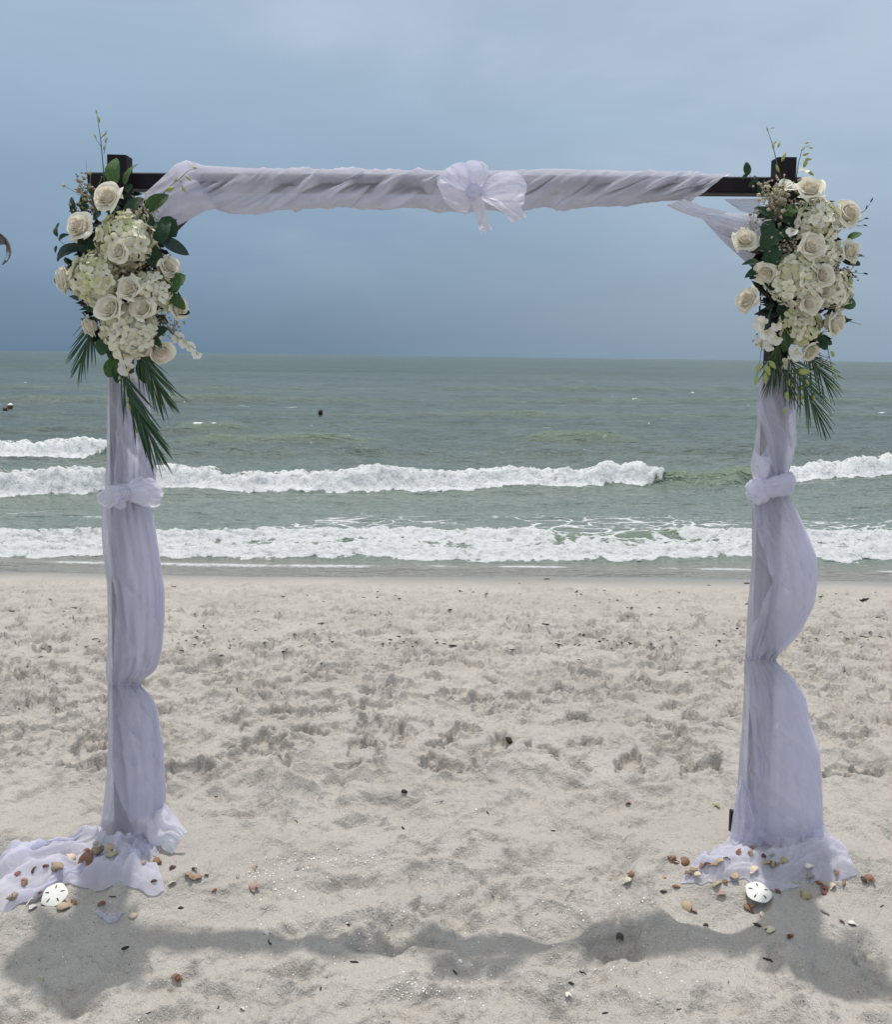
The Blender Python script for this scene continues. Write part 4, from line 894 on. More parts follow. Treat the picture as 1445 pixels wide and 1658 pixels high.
class Bunch:
    """an arrangement: its middle and half sizes in photo pixels give each flower its depth"""
    def __init__(s, root, cx, cy, rx, ry, bulge=0.10, y0=2.705):
        s.root, s.cx, s.cy, s.rx, s.ry, s.b, s.y0 = root, cx, cy, rx, ry, bulge, y0
    def Y(s, px, py, k=1.0):
        n = ((px-s.cx)/s.rx)**2+((py-s.cy)/s.ry)**2
        return s.y0-s.b*k*math.sqrt(max(0.0, 1-min(1, n)))
    def pt(s, px, py, k=1.0, off=0.0): return at(px, py, s.Y(px, py, k)-off)
    def out(s, px, py, flat=0.75):
        """which way a flower there looks"""
        return Vector(((px-s.cx)/s.rx*0.8, -flat, -(py-s.cy)/s.ry*0.55+0.22)).normalized()
    def rose(s, px, py, dia, off=0.03, look=None, full=1.0):
        opn = random.uniform(0.58, 1.25)
        p = s.pt(px, py, 1, off); R_ = dia/2*mpp(p.y, p.z)*1.09
        d = Vector(look) if look else s.out(px, py)
        d = d+Vector((random.uniform(-.12, .12), 0, random.uniform(-.1, .12)))
        M = Matrix.Translation(p) @ facing(d, random.uniform(0, 6.28)) @ Matrix.Scale(R_, 4)
        o = place('rose', random.choice(HEARTS), None, s.root, M)
        for ring, n in ((1, 3), (2, 4), (3, 5)):
            a0 = random.uniform(0, 6.28)
            for i in range(n):
                if ring == 3 and full < 1 and random.random() > full: continue
                c = bpy.data.objects.new('petal', random.choice(PET[ring])); C.objects.link(c); c.parent = o
                g = random.uniform(0.94, 1.08)
                c.matrix_basis = Matrix.Rotation(a0+i*2*math.pi/n+random.uniform(-.16, .16), 4, 'Z') @ Matrix.Rotation((opn-1)*0.35+random.uniform(-.10, .12), 4, 'Y') @ Matrix.Diagonal((g, g*random.uniform(.9, 1.1), g*random.uniform(.9, 1.1), 1))
        return o
    def hydrangea(s, px, py, dia, green=0.3, n=62, off=0.0, sq=0.85):
        p = s.pt(px, py, 1, off); R_ = dia/2*mpp(p.y, p.z)*1.07
        d = s.out(px, py, 0.9); M = Matrix.Translation(p) @ facing(d) @ Matrix.Scale(R_, 4)
        o = place('hydrangea', CORE, None, s.root, M)
        m = M_FLORET
        fs = 0.265*(0.088/max(R_*1.0, 0.03))**0.35
        for i in range(n):
            t = (i+0.5)/n; ph = i*2.39996+random.uniform(-.25, .25); ct = 1-1.28*t
            st_ = math.sqrt(max(0, 1-ct*ct))
            nrm = Vector((st_*math.cos(ph), st_*math.sin(ph), ct))
            rad = 0.86*(1+random.uniform(-.08, .10)); pos = Vector((nrm.x*rad, nrm.y*rad, nrm.z*rad*sq))
            nj = (nrm+Vector((random.gauss(0, .28), random.gauss(0, .28), random.gauss(0, .28)))).normalized()
            c = bpy.data.objects.new('floret', FLORETS[(1 if random.random() < green else 0)*3+random.randrange(3)]); C.objects.link(c); c.parent = o
            c.matrix_basis = Matrix.Translation(pos) @ facing(nj, random.uniform(0, 6.28)) @ Matrix.Scale(fs*random.uniform(.8, 1.18), 4)
        return o
    def leaf(s, b, t, ratio=0.5, m=0, k=0.9, off=0.0, tip=0.0, face=None, name='leaf'):
        """leaf from base pixel b to tip pixel t"""
        P = s.pt(b[0], b[1], k, off); lp = math.hypot(t[0]-b[0], t[1]-b[1])*mpp(2.6, 1.8)
        Q = at(t[0], t[1], min(P.y+0.12*lp, max(P.y-0.5*lp, s.Y(t[0], t[1], k*0.8)-off-tip)))
        d = Q-P; L_ = d.length; x = d.normalized()
        n = Vector(face) if face else Vector((random.uniform(-.45, .45), -1, random.uniform(0.0, .7)))
        n = (n-x*n.dot(x)).normalized(); y = n.cross(x)
        M = Matrix(((x.x, y.x, n.x, P.x), (x.y, y.y, n.y, P.y), (x.z, y.z, n.z, P.z), (0, 0, 0, 1))) @ Matrix.Diagonal((L_, L_*ratio, L_, 1))
        return place(name, LEAVES[m][random.randrange(3)], None, s.root, M)
    def stem(s, pts, r=0.0018, m=None, name='stem', k=0.9, off=0.0):
        mb = MB(); w3 = [at(x, y, s.Y(x, y, k)-off) for x, y in pts]
        mb.tube(w3, [r*(1-0.6*i/(len(w3)-1)) for i in range(len(w3))], 5)
        return part(name, mb.mesh(name), m or M_STEM, s.root)
    def frond(s, b, t, leng, n, spread=(12, 38), k=0.7, off=0.02, tipY=0.0, side=(-1, 1)):
        """palm frond: midrib from b to t, leaflets raking forward on both sides"""
        P = s.pt(b[0], b[1], k, off); Q = at(t[0], t[1], s.Y(t[0], t[1], k)-off-tipY)
        mid = (P+Q)/2+Vector((0, -0.012, 0.006))
        w3 = [P.lerp(mid, u/3).lerp(mid.lerp(Q, u/3), u/3) for u in range(4)]
        mb = MB(); mb.tube(w3, [0.0030, 0.0026, 0.0018, 0.0008], 5)
        fr = part('palm_frond', mb.mesh('palm_frond'), M_STEM, s.root)
        inv = Matrix.Translation(ROOT[s.root.name])  # leaflets are placed in world space under the frond
        ax = (Q-P).normalized(); view = Vector((0, -1, 0.1)); sd = ax.cross(view).normalized()
        for i in range(n):
            u = (i+0.5)/n
            base = P.lerp(mid, u).lerp(mid.lerp(Q, u), u)
            for sg in side:
                an = RAD(spread[1]+(spread[0]-spread[1])*u+random.uniform(-5, 5))
                d = (ax*math.cos(an)+sd*math.sin(an)*sg+Vector((0, random.uniform(-.10, .05), random.uniform(-.08, .02)))).normalized()
                ln = leng*mpp(2.65, 1.4)*(0.75+0.35*math.sin(math.pi*min(1, u*0.9+0.15)))*random.uniform(.85, 1.1)
                nn = (view+Vector((random.uniform(-.6, .6), 0, random.uniform(-.3, .6)))); nn = (nn-d*nn.dot(d)).normalized(); yy = nn.cross(d)
                M = Matrix(((d.x, yy.x, nn.x, base.x), (d.y, yy.y, nn.y, base.y), (d.z, yy.z, nn.z, base.z), (0, 0, 0, 1))) @ Matrix.Diagonal((ln, ln*random.uniform(.8, 1.25), ln, 1))
                c = bpy.data.objects.new('leaflet', BLADES[random.randrange(3)]); C.objects.link(c); c.parent = fr; c.matrix_basis = M
        return fr
    def orchid(s, px, py, dia, look=None, off=0.05):
        p = s.pt(px, py, 0.9, off); R_ = dia/2*mpp(p.y, p.z)
        d = Vector(look) if look else s.out(px, py)+Vector((random.uniform(-.4, .4), 0, random.uniform(-.3, .3)))
        M = Matrix.Translation(p) @ facing(d, random.uniform(0, 6.28)) @ Matrix.Scale(R_, 4)
        o = place('orchid', ORCH, None, s.root, M)
        c = bpy.data.objects.new('orchid_lip', LIP); C.objects.link(c); c.parent = o
        return o
    def bud(s, px, py, ln, ang, off=0.05, wid=0.5):
        p = s.pt(px, py, 0.9, off); R_ = ln*mpp(p.y, p.z)
        x = (_r*math.cos(RAD(ang))+_u*math.sin(RAD(ang))).normalized(); n = Vector((0, -1, 0)); n = (n-x*n.dot(x)).normalized(); y = n.cross(x)
        M = Matrix(((x.x, y.x, n.x, p.x), (x.y, y.y, n.y, p.y), (x.z, y.z, n.z, p.z), (0, 0, 0, 1))) @ Matrix.Diagonal((R_, R_*wid, R_*wid, 1))
        return place('bud', BUD, None, s.root, M)
    def filler(s, px, py, size, n=60, m=None, up=(0, 1), off=0.02):
        """a tuft of seed heads on forking stalks"""
        mb = MB(); r = size*mpp(2.6, 1.7); base = s.pt(px-up[0]*size*0.5, py+up[1]*size*0.5, 0.9, off-0.03)
        top_ = s.pt(px, py, 0.9, off)
        for i in range(n):
            v = Vector((random.gauss(0, .30), random.gauss(0, .18), random.gauss(0, .30)))*r
            q = top_+v; 
            if i % 4 == 0: mb.tube([base, base.lerp(q, .6)+Vector((0, 0, .004)), q], 0.0009, 4, cap=False)
            e = r*random.uniform(.035, .075)
            a = [Vector((1, 0, 0)), Vector((0, 1, 0)), Vector((0, 0, 1))]
            R3 = Euler((random.random()*6, random.random()*6, random.random()*6)).to_matrix()
            vv = [q+R3 @ (k*e*sg) for k in a for sg in (1, -1.3)]
            mb.add(vv, [(0, 2, 4), (2, 1, 4), (1, 3, 4), (3, 0, 4), (2, 0, 5), (1, 2, 5), (3, 1, 5), (0, 3, 5)])
        o = part('filler_flower', mb.mesh('filler_flower', False), m or M_FILL, s.root); o['kind'] = 'stuff'; return o
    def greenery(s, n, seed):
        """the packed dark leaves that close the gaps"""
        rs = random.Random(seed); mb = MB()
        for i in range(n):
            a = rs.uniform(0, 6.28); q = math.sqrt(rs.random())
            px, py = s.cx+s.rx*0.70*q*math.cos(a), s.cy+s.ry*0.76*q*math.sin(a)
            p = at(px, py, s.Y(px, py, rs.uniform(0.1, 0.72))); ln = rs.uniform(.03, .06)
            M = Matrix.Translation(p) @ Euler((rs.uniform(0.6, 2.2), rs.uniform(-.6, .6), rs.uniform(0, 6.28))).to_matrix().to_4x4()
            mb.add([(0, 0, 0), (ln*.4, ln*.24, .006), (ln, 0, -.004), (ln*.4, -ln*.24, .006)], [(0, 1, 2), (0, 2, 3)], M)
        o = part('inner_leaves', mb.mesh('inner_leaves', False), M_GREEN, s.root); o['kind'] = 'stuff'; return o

def leaf_mesh(seed, m):
    rs = np.random.RandomState(seed); bend = 0.10+0.16*rs.rand(); tw = rs.uniform(-.25, .25); v0 = 0.05+0.05*rs.rand()
    def f(U, V):
        a = (U-0.5)*2
        w = 0.5*np.clip(V, 0.0, 1)**0.55*np.clip(1-V, 0.0, 1)**0.75/0.41
        z = bend*np.sin(V*np.pi*0.9)*0.7-bend*V*V+np.abs(a)*w*0.12+0.012*np.sin(V*22)*a*a+tw*a*w*V
        return V, a*w, z
    me = surf('leaf', f, 7, 11); me.materials.append(m); return me
LEAVES = [[leaf_mesh(i*7+j, m) for j in range(3)] for i, m in enumerate(M_LEAF)]
def blade_mesh(seed):
    rs = np.random.RandomState(seed); dr = 0.05+0.09*rs.rand()
    def f(U, V):
        a = (U-0.5)*2; w = 0.023*np.sin(np.pi*np.clip(V*0.97+0.03, 0, 1))**0.45*(1-0.55*V)
        return V, a*w, -dr*V*V+np.abs(a)*0.014
    me = surf('leaflet', f, 3, 8); me.materials.append(M_PALM); return me
BLADES = [blade_mesh(s) for s in range(3)]
def floret_mesh(seed, m):
    rs = np.random.RandomState(seed); mb = MB()
    for k in range(4):
        a = k*math.pi/2+rs.uniform(-.15, .15); c = rs.uniform(.10, .3); ln = rs.uniform(.92, 1.1); wv = rs.uniform(.46, .58)
        v = [(0.06, 0, 0), (.42*ln, wv*.82, c*.35), (.42*ln, 0, c*.15), (.42*ln, -wv*.82, c*.35), (.82*ln, wv*.75, c*1.0), (.86*ln, 0, c*.55), (.82*ln, -wv*.75, c*1.0), (1.04*ln, 0.22*wv, c*.95), (1.04*ln, -.22*wv, c*.95)]
        mb.add(v, [(0, 2, 1), (0, 3, 2), (1, 2, 5, 4), (2, 3, 6, 5), (4, 5, 7), (5, 8, 7), (5, 6, 8)], Matrix.Rotation(a, 4, 'Z') @ Matrix.Translation((0, 0, 0.01*k)))
    me = mb.mesh('floret'); me.materials.append(m); return me
FLORETS = [floret_mesh(s, m) for m in M_FLORET for s in (1, 2, 3)]
def core():
    def f(U, V):
        th = U*2*np.pi; ph = V*np.pi
        r = 0.74*(1+0.05*np.sin(5*th)*np.sin(ph))
        return r*np.sin(ph)*np.cos(th), r*np.sin(ph)*np.sin(th), r*0.85*np.cos(ph)
    me = surf('hydrangea', f, 16, 10, True); me.materials.append(M_CORE); return me
CORE = core()
def orchid_mesh():
    mb = MB()
    for k, (a, ln, wd, c) in enumerate(((90, 1.0, .34, .1), (210, 1.0, .34, .05), (330, 1.0, .34, .05), (20, .95, .58, .22), (160, .95, .58, .22))):
        rows = [(0.03, .06, 0), (.3, .75, .02), (.62, 1.0, c*.5), (.88, .72, c), (1.0, .22, c*1.1)]; v = []; f = []
        for r, w_, z in rows: v += [(r*ln, w_*wd, z+.06*w_), (r*ln, 0, z), (r*ln, -w_*wd, z+.06*w_)]
        for i in range(4):
            for j in range(2): f.append((i*3+j, i*3+j+1, (i+1)*3+j+1, (i+1)*3+j))
        mb.add(v, f, Matrix.Rotation(RAD(a), 4, 'Z') @ Matrix.Translation((0, 0, .02*k)))
    me = mb.mesh('orchid'); me.materials.append(M_ORCHID); return me
ORCH = orchid_mesh()
def bud_mesh():
    def f(U, V):
        th = U*2*np.pi; r = 0.5*np.sin(np.pi*np.clip(V, .01, .99))**0.8*(1-.35*V)
        return V, r*np.cos(th), r*np.sin(th)
    me = surf('bud', f, 8, 8, True); me.materials.append(M_BUD); return me
BUD = bud_mesh()
def lip_mesh():
    def f(U, V):
        th = (U-.5)*3.4; r = .20+.22*V*V
        return r*np.sin(th), -0.1-.38*V+.0*U, .12+.28*np.cos(th)*(1-.4*V)
    me = surf('orchid_lip', f, 9, 6); me.materials.append(simple('orchid_throat', (.62, .60, .30), .6, .2, 20, trans=.2)); return me
LIP = lip_mesh()

# ---- left arrangement
la = thing('flower_arrangement', tuple(at(195, 440, 2.70)), 'cream rose and hydrangea cluster with palm fronds on the left post', 'flower arrangement', 'flower arrangements on the arch')
A = Bunch(la, 197, 435, 112, 165)
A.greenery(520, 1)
for a in ((205, 390, 90, .40, 82), (157, 450, 84, .45, 76), (249, 474, 66, .12, 58), (211, 534, 86, .06, 76)): A.hydrangea(a[0], a[1], a[2], a[3], a[4])
for a in ((176, 321, 45, (-.1, -1, .45)), (131, 369, 45, (-.35, -1, .35)), (193, 407, 36, (-.15, -1, .05)), (212, 469, 41, (-.1, -1, .1)), (181, 501, 45, (-.1, -1, .3)), (232, 501, 38, (.05, -1, .15))): A.rose(a[0], a[1], a[2], 0.062 if a[1] == 407 else 0.045, a[3])
for a in ((110, 452, 46, (-1.0, -.55, -.2)), (273, 432, 34, (.7, -.8, .3)), (148, 528, 33, (-.7, -.6, -.3)), (258, 568, 44, (.45, -.7, -.6)), (288, 500, 36, (1.0, -.5, .1))): A.rose(a[0], a[1], a[2], 0.015, a[3])
LV = [((188, 300), (184, 254), .62, 0), ((202, 300), (222, 262), .42, 0), ((205, 312), (214, 298), .7, 1), ((236, 342), (272, 314), .50, 0), ((262, 395), (268, 352), .85, 1), ((262, 352), (285, 384), .8, 1), ((262, 388), (306, 412), .42, 2),
      ((238, 410), (268, 432), .75, 1), ((232, 398), (262, 418), .7, 1), ((205, 352), (228, 318), .55, 1), ((192, 348), (178, 332), .8, 1), ((268, 468), (299, 444), .75, 0), ((272, 478), (301, 500), .55, 0), ((265, 470), (292, 460), .8, 0),
      ((290, 505), (308, 506), .7, 1), ((142, 400), (86, 416), .26, 2), ((146, 404), (98, 400), .34, 1), ((140, 395), (112, 384), .4, 1), ((150, 388), (150, 408), .7, 1), ((122, 352), (115, 318), .3, 1), ((134, 345), (138, 308), .28, 1), ((146, 338), (122, 330), .4, 1),
      ((98, 450), (88, 458), .8, 0), ((170, 548), (162, 576), .8, 1), ((182, 560), (176, 582), .7, 1), ((192, 580), (172, 612), .62, 0), ((192, 585), (190, 622), .5, 1), ((236, 548), (272, 530), .55, 1), ((240, 545), (262, 562), .62, 1), ((225, 560), (232, 545), .8, 1),
      ((226, 585), (236, 622), .5, 1), ((222, 580), (250, 590), .6, 1), ((150, 505), (140, 492), .6, 1), ((225, 348), (252, 366), .6, 1), ((162, 345), (150, 356), .9, 1), ((278, 440), (296, 462), .5, 0), ((155, 320), (140, 300), .35, 1)]
for b, t, r_, m in LV: A.leaf(b, t, r_, m, 0.95, 0.02)
# little pointed leaves on a wiry stem at the outer side
A.stem([(112, 402), (96, 390), (91, 378), (90, 366)], 0.0012)
for b, t in (((94, 384), (90, 366)), ((96, 390), (110, 378)), ((92, 398), (89, 410)), ((104, 396), (116, 406)), ((98, 414), (92, 424)), ((104, 418), (112, 430)), ((92, 372), (96, 360))): A.leaf(b, t, .42, 1, .5, .01)
A.stem([(170, 310), (167, 268), (163, 225), (157, 186)], 0.0020, off=0.01)
for x, y, l, a in ((157, 186, 10, 100), (161, 200, 13, 95), (165, 222, 11, 40), (156, 226, 11, 110), (170, 232, 11, 70), (168, 244, 10, 85)): A.bud(x, y, l, a, 0.0, .35)
A.stem([(163, 225), (170, 216), (174, 211)], 0.0009); A.stem([(164, 238), (157, 228), (153, 218)], 0.0009); A.stem([(168, 250), (171, 238), (173, 224)], 0.0009)
A.stem([(254, 328), (272, 304), (292, 289), (304, 277), (319, 273)], 0.0014, off=0.05)
for x, y, l, a in ((290, 289, 10, -60), (300, 284, 14, -45), (294, 300, 14, -60), (311, 272, 9, 0), (282, 296, 10, 60)): A.bud(x, y, l, a, 0.055, .4)
A.bud(268, 309, 16, 20, 0.05, .6)
for pts in ([(150, 330), (142, 295), (139, 258)], [(140, 330), (132, 305), (128, 290)], [(155, 320), (146, 296), (147, 272)]): A.stem(pts, 0.0012)
for x, y, s_, n, mm in ((150, 310, 44, 60, M_FILL), (138, 335, 40, 50, M_FILL), (133, 300, 26, 26, M_FILL), (235, 345, 40, 70, M_FILL2), (230, 356, 34, 50, M_FILL), (198, 432, 52, 100, M_FILL2), (262, 440, 38, 60, M_FILL2), (186, 470, 26, 34, M_FILL), (280, 525, 34, 44, M_FILL), (112, 440, 24, 30, M_FILL), (222, 432, 30, 34, M_FILL), (284, 430, 22, 26, M_FILL2)): A.filler(x, y, s_, n, mm)
A.frond((160, 500), (132, 584), 66, 14, (8, 26), 0.4, 0.0)
A.frond((222, 562), (258, 632), 72, 17, (8, 24), 0.6, 0.03, 0.02)
A.frond((196, 600), (248, 720), 86, 22, (4, 20), 0.8, 0.06, 0.05)
for x, y, d in ((203, 578, 26), (204, 596, 28), (198, 612, 22), (216, 612, 18), (206, 630, 18)): A.orchid(x, y, d)
for x, y, d in ((288, 548, 22), (298, 556, 20), (308, 562, 18), (318, 574, 18)): A.orchid(x, y, d, (.5, -1, .2), 0.02)
A.stem([(196, 570), (208, 605), (216, 640), (228, 676), (232, 690)], 0.0015, off=0.06); A.stem([(268, 530), (290, 548), (312, 562), (322, 580)], 0.0013, off=0.02)
for x, y, l, a in ((211, 650, 22, -80), (218, 655, 18, -70), (222, 668, 18, -75), (228, 676, 16, -60), (232, 688, 14, -70), (224, 690, 12, -100), (213, 640, 16, -120)): A.bud(x, y, l, a, 0.075, .55)

# ---- right arrangement
ra = thing('flower_arrangement', tuple(at(1295, 440, 2.70)), 'cream rose and hydrangea cluster with white orchids on the right post', 'flower arrangement', 'flower arrangements on the arch')
B = Bunch(ra, 1302, 440, 98, 155)
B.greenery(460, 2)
for a in ((1322, 362, 74, .12, 62), (1290, 452, 84, .22, 76), (1350, 470, 62, .10, 56), (1296, 526, 62, .50, 58), (1330, 412, 56, .12, 42)): B.hydrangea(a[0], a[1], a[2], a[3], a[4])
for a in ((1312, 308, 43, (.0, -.9, .65)), (1371, 347, 44, (.4, -1, .3)), (1207, 390, 37, (-.3, -1, .3)), (1315, 400, 41, (.0, -1, .15)), (1374, 408, 38, (.5, -.9, .15)), (1332, 446, 36, (.2, -1, .15)), (1312, 492, 34, (.0, -1, .05))): B.rose(a[0], a[1], a[2], 0.045, a[3])
for a in ((1241, 442, 34, (-.5, -.9, -.3)), (1213, 487, 40, (-.9, -.6, .2)), (1348, 522, 46, (.7, -.7, -.2)), (1310, 568, 32, (.3, -.8, -.6)), (1334, 470, 34, (.4, -.9, -.2)), (1325, 330, 28, (.5, -.7, -.5))): B.rose(a[0], a[1], a[2], 0.02, a[3])
LV = [((1262, 372), (1232, 402), .8, 1), ((1250, 358), (1236, 384), .8, 1), ((1270, 350), (1294, 332), .62, 0), ((1266, 356), (1290, 366), .6, 1), ((1255, 350), (1222, 336), .45, 1), ((1248, 345), (1226, 352), .6, 1), ((1340, 330), (1352, 342), .7, 0), ((1338, 345), (1350, 356), .6, 1),
      ((1262, 395), (1240, 425), .8, 1), ((1258, 405), (1238, 440), .7, 1), ((1262, 385), (1286, 372), .6, 1), ((1232, 428), (1202, 426), .5, 1), ((1236, 436), (1206, 448), .5, 1), ((1230, 440), (1214, 452), .7, 1), ((1360, 490), (1389, 492), .72, 0), ((1362, 500), (1380, 478), .6, 0),
      ((1262, 512), (1272, 488), .55, 1), ((1268, 520), (1262, 498), .5, 1), ((1278, 530), (1270, 572), .42, 0), ((1274, 528), (1280, 560), .42, 1), ((1322, 548), (1350, 556), .62, 1), ((1318, 545), (1342, 566), .55, 1), ((1372, 388), (1398, 376), .42, 0), ((1384, 416), (1404, 416), .3, 2), ((1362, 452), (1384, 458), .6, 0), ((1356, 462), (1376, 456), .7, 1),
      ((1364, 424), (1396, 428), .35, 1), ((1340, 516), (1366, 516), .5, 1), ((1362, 512), (1372, 522), .6, 1), ((1286, 380), (1268, 392), .7, 1), ((1262, 460), (1246, 470), .6, 1), ((1254, 470), (1238, 456), .6, 1), ((1300, 345), (1284, 356), .7, 1)]
for b, t, r_, m in LV: B.leaf(b, t, r_, m, 0.95, 0.02)
# eucalyptus stem against the beam
B.stem([(1246, 312), (1232, 300), (1218, 292), (1210, 272)], 0.0014, off=0.02)
for b, t in (((1212, 284), (1209, 262)), ((1212, 282), (1202, 290)), ((1220, 293), (1213, 304)), ((1226, 297), (1222, 284)), ((1231, 300), (1228, 314)), ((1238, 306), (1238, 290)), ((1236, 305), (1242, 316))): B.leaf(b, t, .55, 1, .4, .03)
B.stem([(1267, 296), (1258, 262), (1252, 236), (1244, 212)], 0.0018, off=0.02)
for x, y, l, a in ((1244, 214, 9, 100), (1253, 243, 13, 95), (1260, 240, 12, 70), (1266, 262, 18, 65), (1262, 280, 15, 110), (1248, 208, 7, 10), (1254, 234, 8, 60)): B.bud(x, y, l, a, 0.025, .38)
B.stem([(1290, 290), (1294, 262), (1300, 240), (1312, 236)], 0.0014, off=0.02)
for x, y, l, a in ((1300, 252, 12, 20), (1304, 258, 12, 0), (1303, 232, 8, 5), (1310, 239, 8, -10), (1297, 244, 9, 30), (1302, 272, 18, 70), (1308, 276, 14, -40)): B.bud(x, y, l, a, 0.025, .45)
for x, y, s_, n, mm in ((1260, 325, 56, 130, M_FILL2), (1252, 316, 34, 50, M_FILL2), (1272, 340, 34, 50, M_FILL), (1278, 396, 36, 50, M_FILL2), (1345, 422, 40, 60, M_FILL2), (1366, 440, 36, 54, M_FILL), (1216, 372, 30, 44, M_FILL2), (1262, 410, 30, 34, M_FILL2), (1322, 528, 36, 40, M_FILL), (1362, 446, 26, 30, M_FILL), (1326, 590, 34, 40, M_FILL2), (1240, 552, 30, 34, M_FILL2)): B.filler(x, y, s_, n, mm)
for pts in ([(1390, 348), (1402, 340), (1412, 326)], [(1390, 360), (1402, 354)], [(1388, 366), (1400, 366)], [(1370, 440), (1402, 444)], [(1375, 520), (1396, 526)]): B.stem(pts, 0.0013)
for x, y, l, a in ((1402, 340, 9, 70), (1410, 328, 9, 60), (1400, 354, 8, 0), (1398, 365, 8, -10), (1398, 443, 9, -10)): B.leaf((x, y), (x+l*math.cos(RAD(a)), y-l*math.sin(RAD(a))), .3, 2, .3)
for x, y, d in ((1234, 524, 28), (1243, 540, 26), (1256, 548, 24), (1232, 556, 22), (1246, 560, 20), (1288, 572, 28), (1274, 588, 22), (1258, 528, 18), (1272, 300, 24), (1280, 306, 22), (1283, 376, 20), (1302, 278, 18)): B.orchid(x, y, d)
B.stem([(1250, 500), (1236, 540), (1232, 580), (1226, 612)], 0.0014, off=0.05); B.stem([(1270, 545), (1282, 590), (1292, 625), (1298, 645)], 0.0014, off=0.07); B.stem([(1340, 560), (1346, 590), (1352, 625)], 0.0012, off=0.03)
for x, y, l, a in ((1230, 588, 18, -100), (1240, 590, 20, -70), (1246, 584, 18, -50), (1240, 604, 18, -90), (1226, 610, 14, -100), (1274, 612, 18, -60), (1285, 602, 30, 0), (1302, 612, 18, -60), (1290, 628, 20, 0), (1276, 632, 16, -100), (1288, 640, 18, -20), (1318, 636, 14, -90), (1346, 568, 12, -60), (1348, 590, 12, -90), (1352, 604, 12, -70), (1350, 622, 10, -60), (1272, 660, 12, -90)): B.bud(x, y, l, a, 0.075, .55)
B.frond((1262, 548), (1248, 612), 56, 12, (4, 24), 0.6, 0.03)
B.frond((1276, 575), (1326, 674), 68, 20, (6, 34), 0.8, 0.05, 0.02)
B.frond((1300, 565), (1338, 618), 62, 14, (6, 34), 0.5, 0.02)
B.frond((1262, 580), (1282, 636), 50, 12, (6, 30), 0.7, 0.04)
mb = MB(); cg = B.pt(1240, 490, .2)
for dx in (-.016, .016): mb.tube([cg+Vector((dx, 0, .05)), cg+Vector((dx, 0, -.045))], 0.0025, 6)
for dz in (-.03, .0, .03): mb.tube([cg+Vector((-.018, 0, dz)), cg+Vector((.018, 0, dz))], 0.002, 6)
part('wire_cage', mb.mesh('wire_cage'), M_CAGE, ra)
# ------------------------------------------------------------------ shells, sand dollars, twigs
from mathutils.bvhtree import BVHTree
def world_bvh(objs):
    v, f = [], []
    for o in objs:
        Mw = o.matrix_parent_inverse if o.parent is None else Matrix.Translation(ROOT[o.parent.name]) @ o.matrix_parent_inverse
        b = len(v); v += [Mw @ p.co for p in o.data.vertices]; f += [tuple(b+i for i in p.vertices) for p in o.data.polygons]
    return BVHTree.FromPolygons(v, f)
CLOTH = world_bvh([trainL, trainR])
def lay(px, py):
    """what lies under that pixel: the spread cloth if there is any, else the sand"""
    s = on_sand(px, py); h = CLOTH.ray_cast(Vector((0, 0, CAM_H)), ray(px, py).normalized(), 6)
    if h[0] is not None and h[0].z > s.z-0.004 and (h[0]-s).length < 0.12: return h[0]
    return s
def shade(name, c1, c2, sc=60): 
    def b(t, N, L):
        tcn = N('ShaderNodeTexCoord').outputs['Object']
        f = noise(N, L, sc, 4, 0.65, tcn, 1.0); c = cramp(N, L, f, [(0.36, c1), (0.62, c2)])
        p = N('ShaderNodeBsdfPrincipled'); L(c, p.inputs['Base Color']); p.inputs['Roughness'].default_value = 0.5; p.inputs['Specular IOR Level'].default_value = 0.35
        bn = N('ShaderNodeBump'); bn.inputs['Distance'].default_value = 0.001; L(f, bn.inputs['Height']); L(bn.outputs[0], p.inputs['Normal'])
        return p.outputs[0]
    return mat(name, b)
SC = {'orange': shade('shell_orange', (0.21, 0.105, 0.055), (0.44, 0.29, 0.19)), 'brown': shade('shell_brown', (0.13, 0.055, 0.03), (0.33, 0.18, 0.10)),
      'dark': shade('shell_dark', (0.03, 0.02, 0.018), (0.11, 0.06, 0.045)), 'red': shade('shell_red', (0.16, 0.05, 0.04), (0.27, 0.12, 0.09)),
      'cream': shade('shell_cream', (0.50, 0.40, 0.26), (0.70, 0.62, 0.48)), 'tan': shade('shell_tan', (0.32, 0.23, 0.13), (0.50, 0.40, 0.27)),
      'grey': shade('shell_grey', (0.20, 0.18, 0.16), (0.40, 0.37, 0.33)), 'pink': shade('shell_pink', (0.30, 0.17, 0.14), (0.45, 0.30, 0.26)),
      'pale': shade('shell_pale', (0.60, 0.58, 0.50), (0.76, 0.74, 0.68)), 'olive': shade('shell_olive', (0.24, 0.22, 0.11), (0.46, 0.43, 0.26)),
      'mix': shade('shell_mottled', (0.14, 0.08, 0.045), (0.52, 0.42, 0.30), 110)}
def clam_mesh(seed, ribs=14, depth=0.42, wide=1.0):
    rs = np.random.RandomState(seed); sk = rs.uniform(-.15, .15)
    def f(U, V):
        a = (U-0.5)*math.pi*1.25; r = V*(1-0.10*np.abs(a)**2*0.5)
        x = r*np.sin(a)*0.62*wide+sk*V*V*0.3; y = r*np.cos(a)-0.45
        d = np.hypot(x/0.62, y/0.55)
        z = depth*np.clip(1-d*d*0.9, 0, 1)**0.7+0.018*V*np.cos(a*ribs)+0.012*np.sin(V*26)
        return x, y, z
    top = surf('shell', f, 29, 11)
    # a thin inner wall gives the valve its thickness
    bm = bmesh.new(); bm.from_mesh(top); g = bm.faces[:]
    ret = bmesh.ops.solidify(bm, geom=g, thickness=0.05); bm.to_mesh(top); bm.free()
    top.polygons.foreach_set('use_smooth', [True]*len(top.polygons)); return top
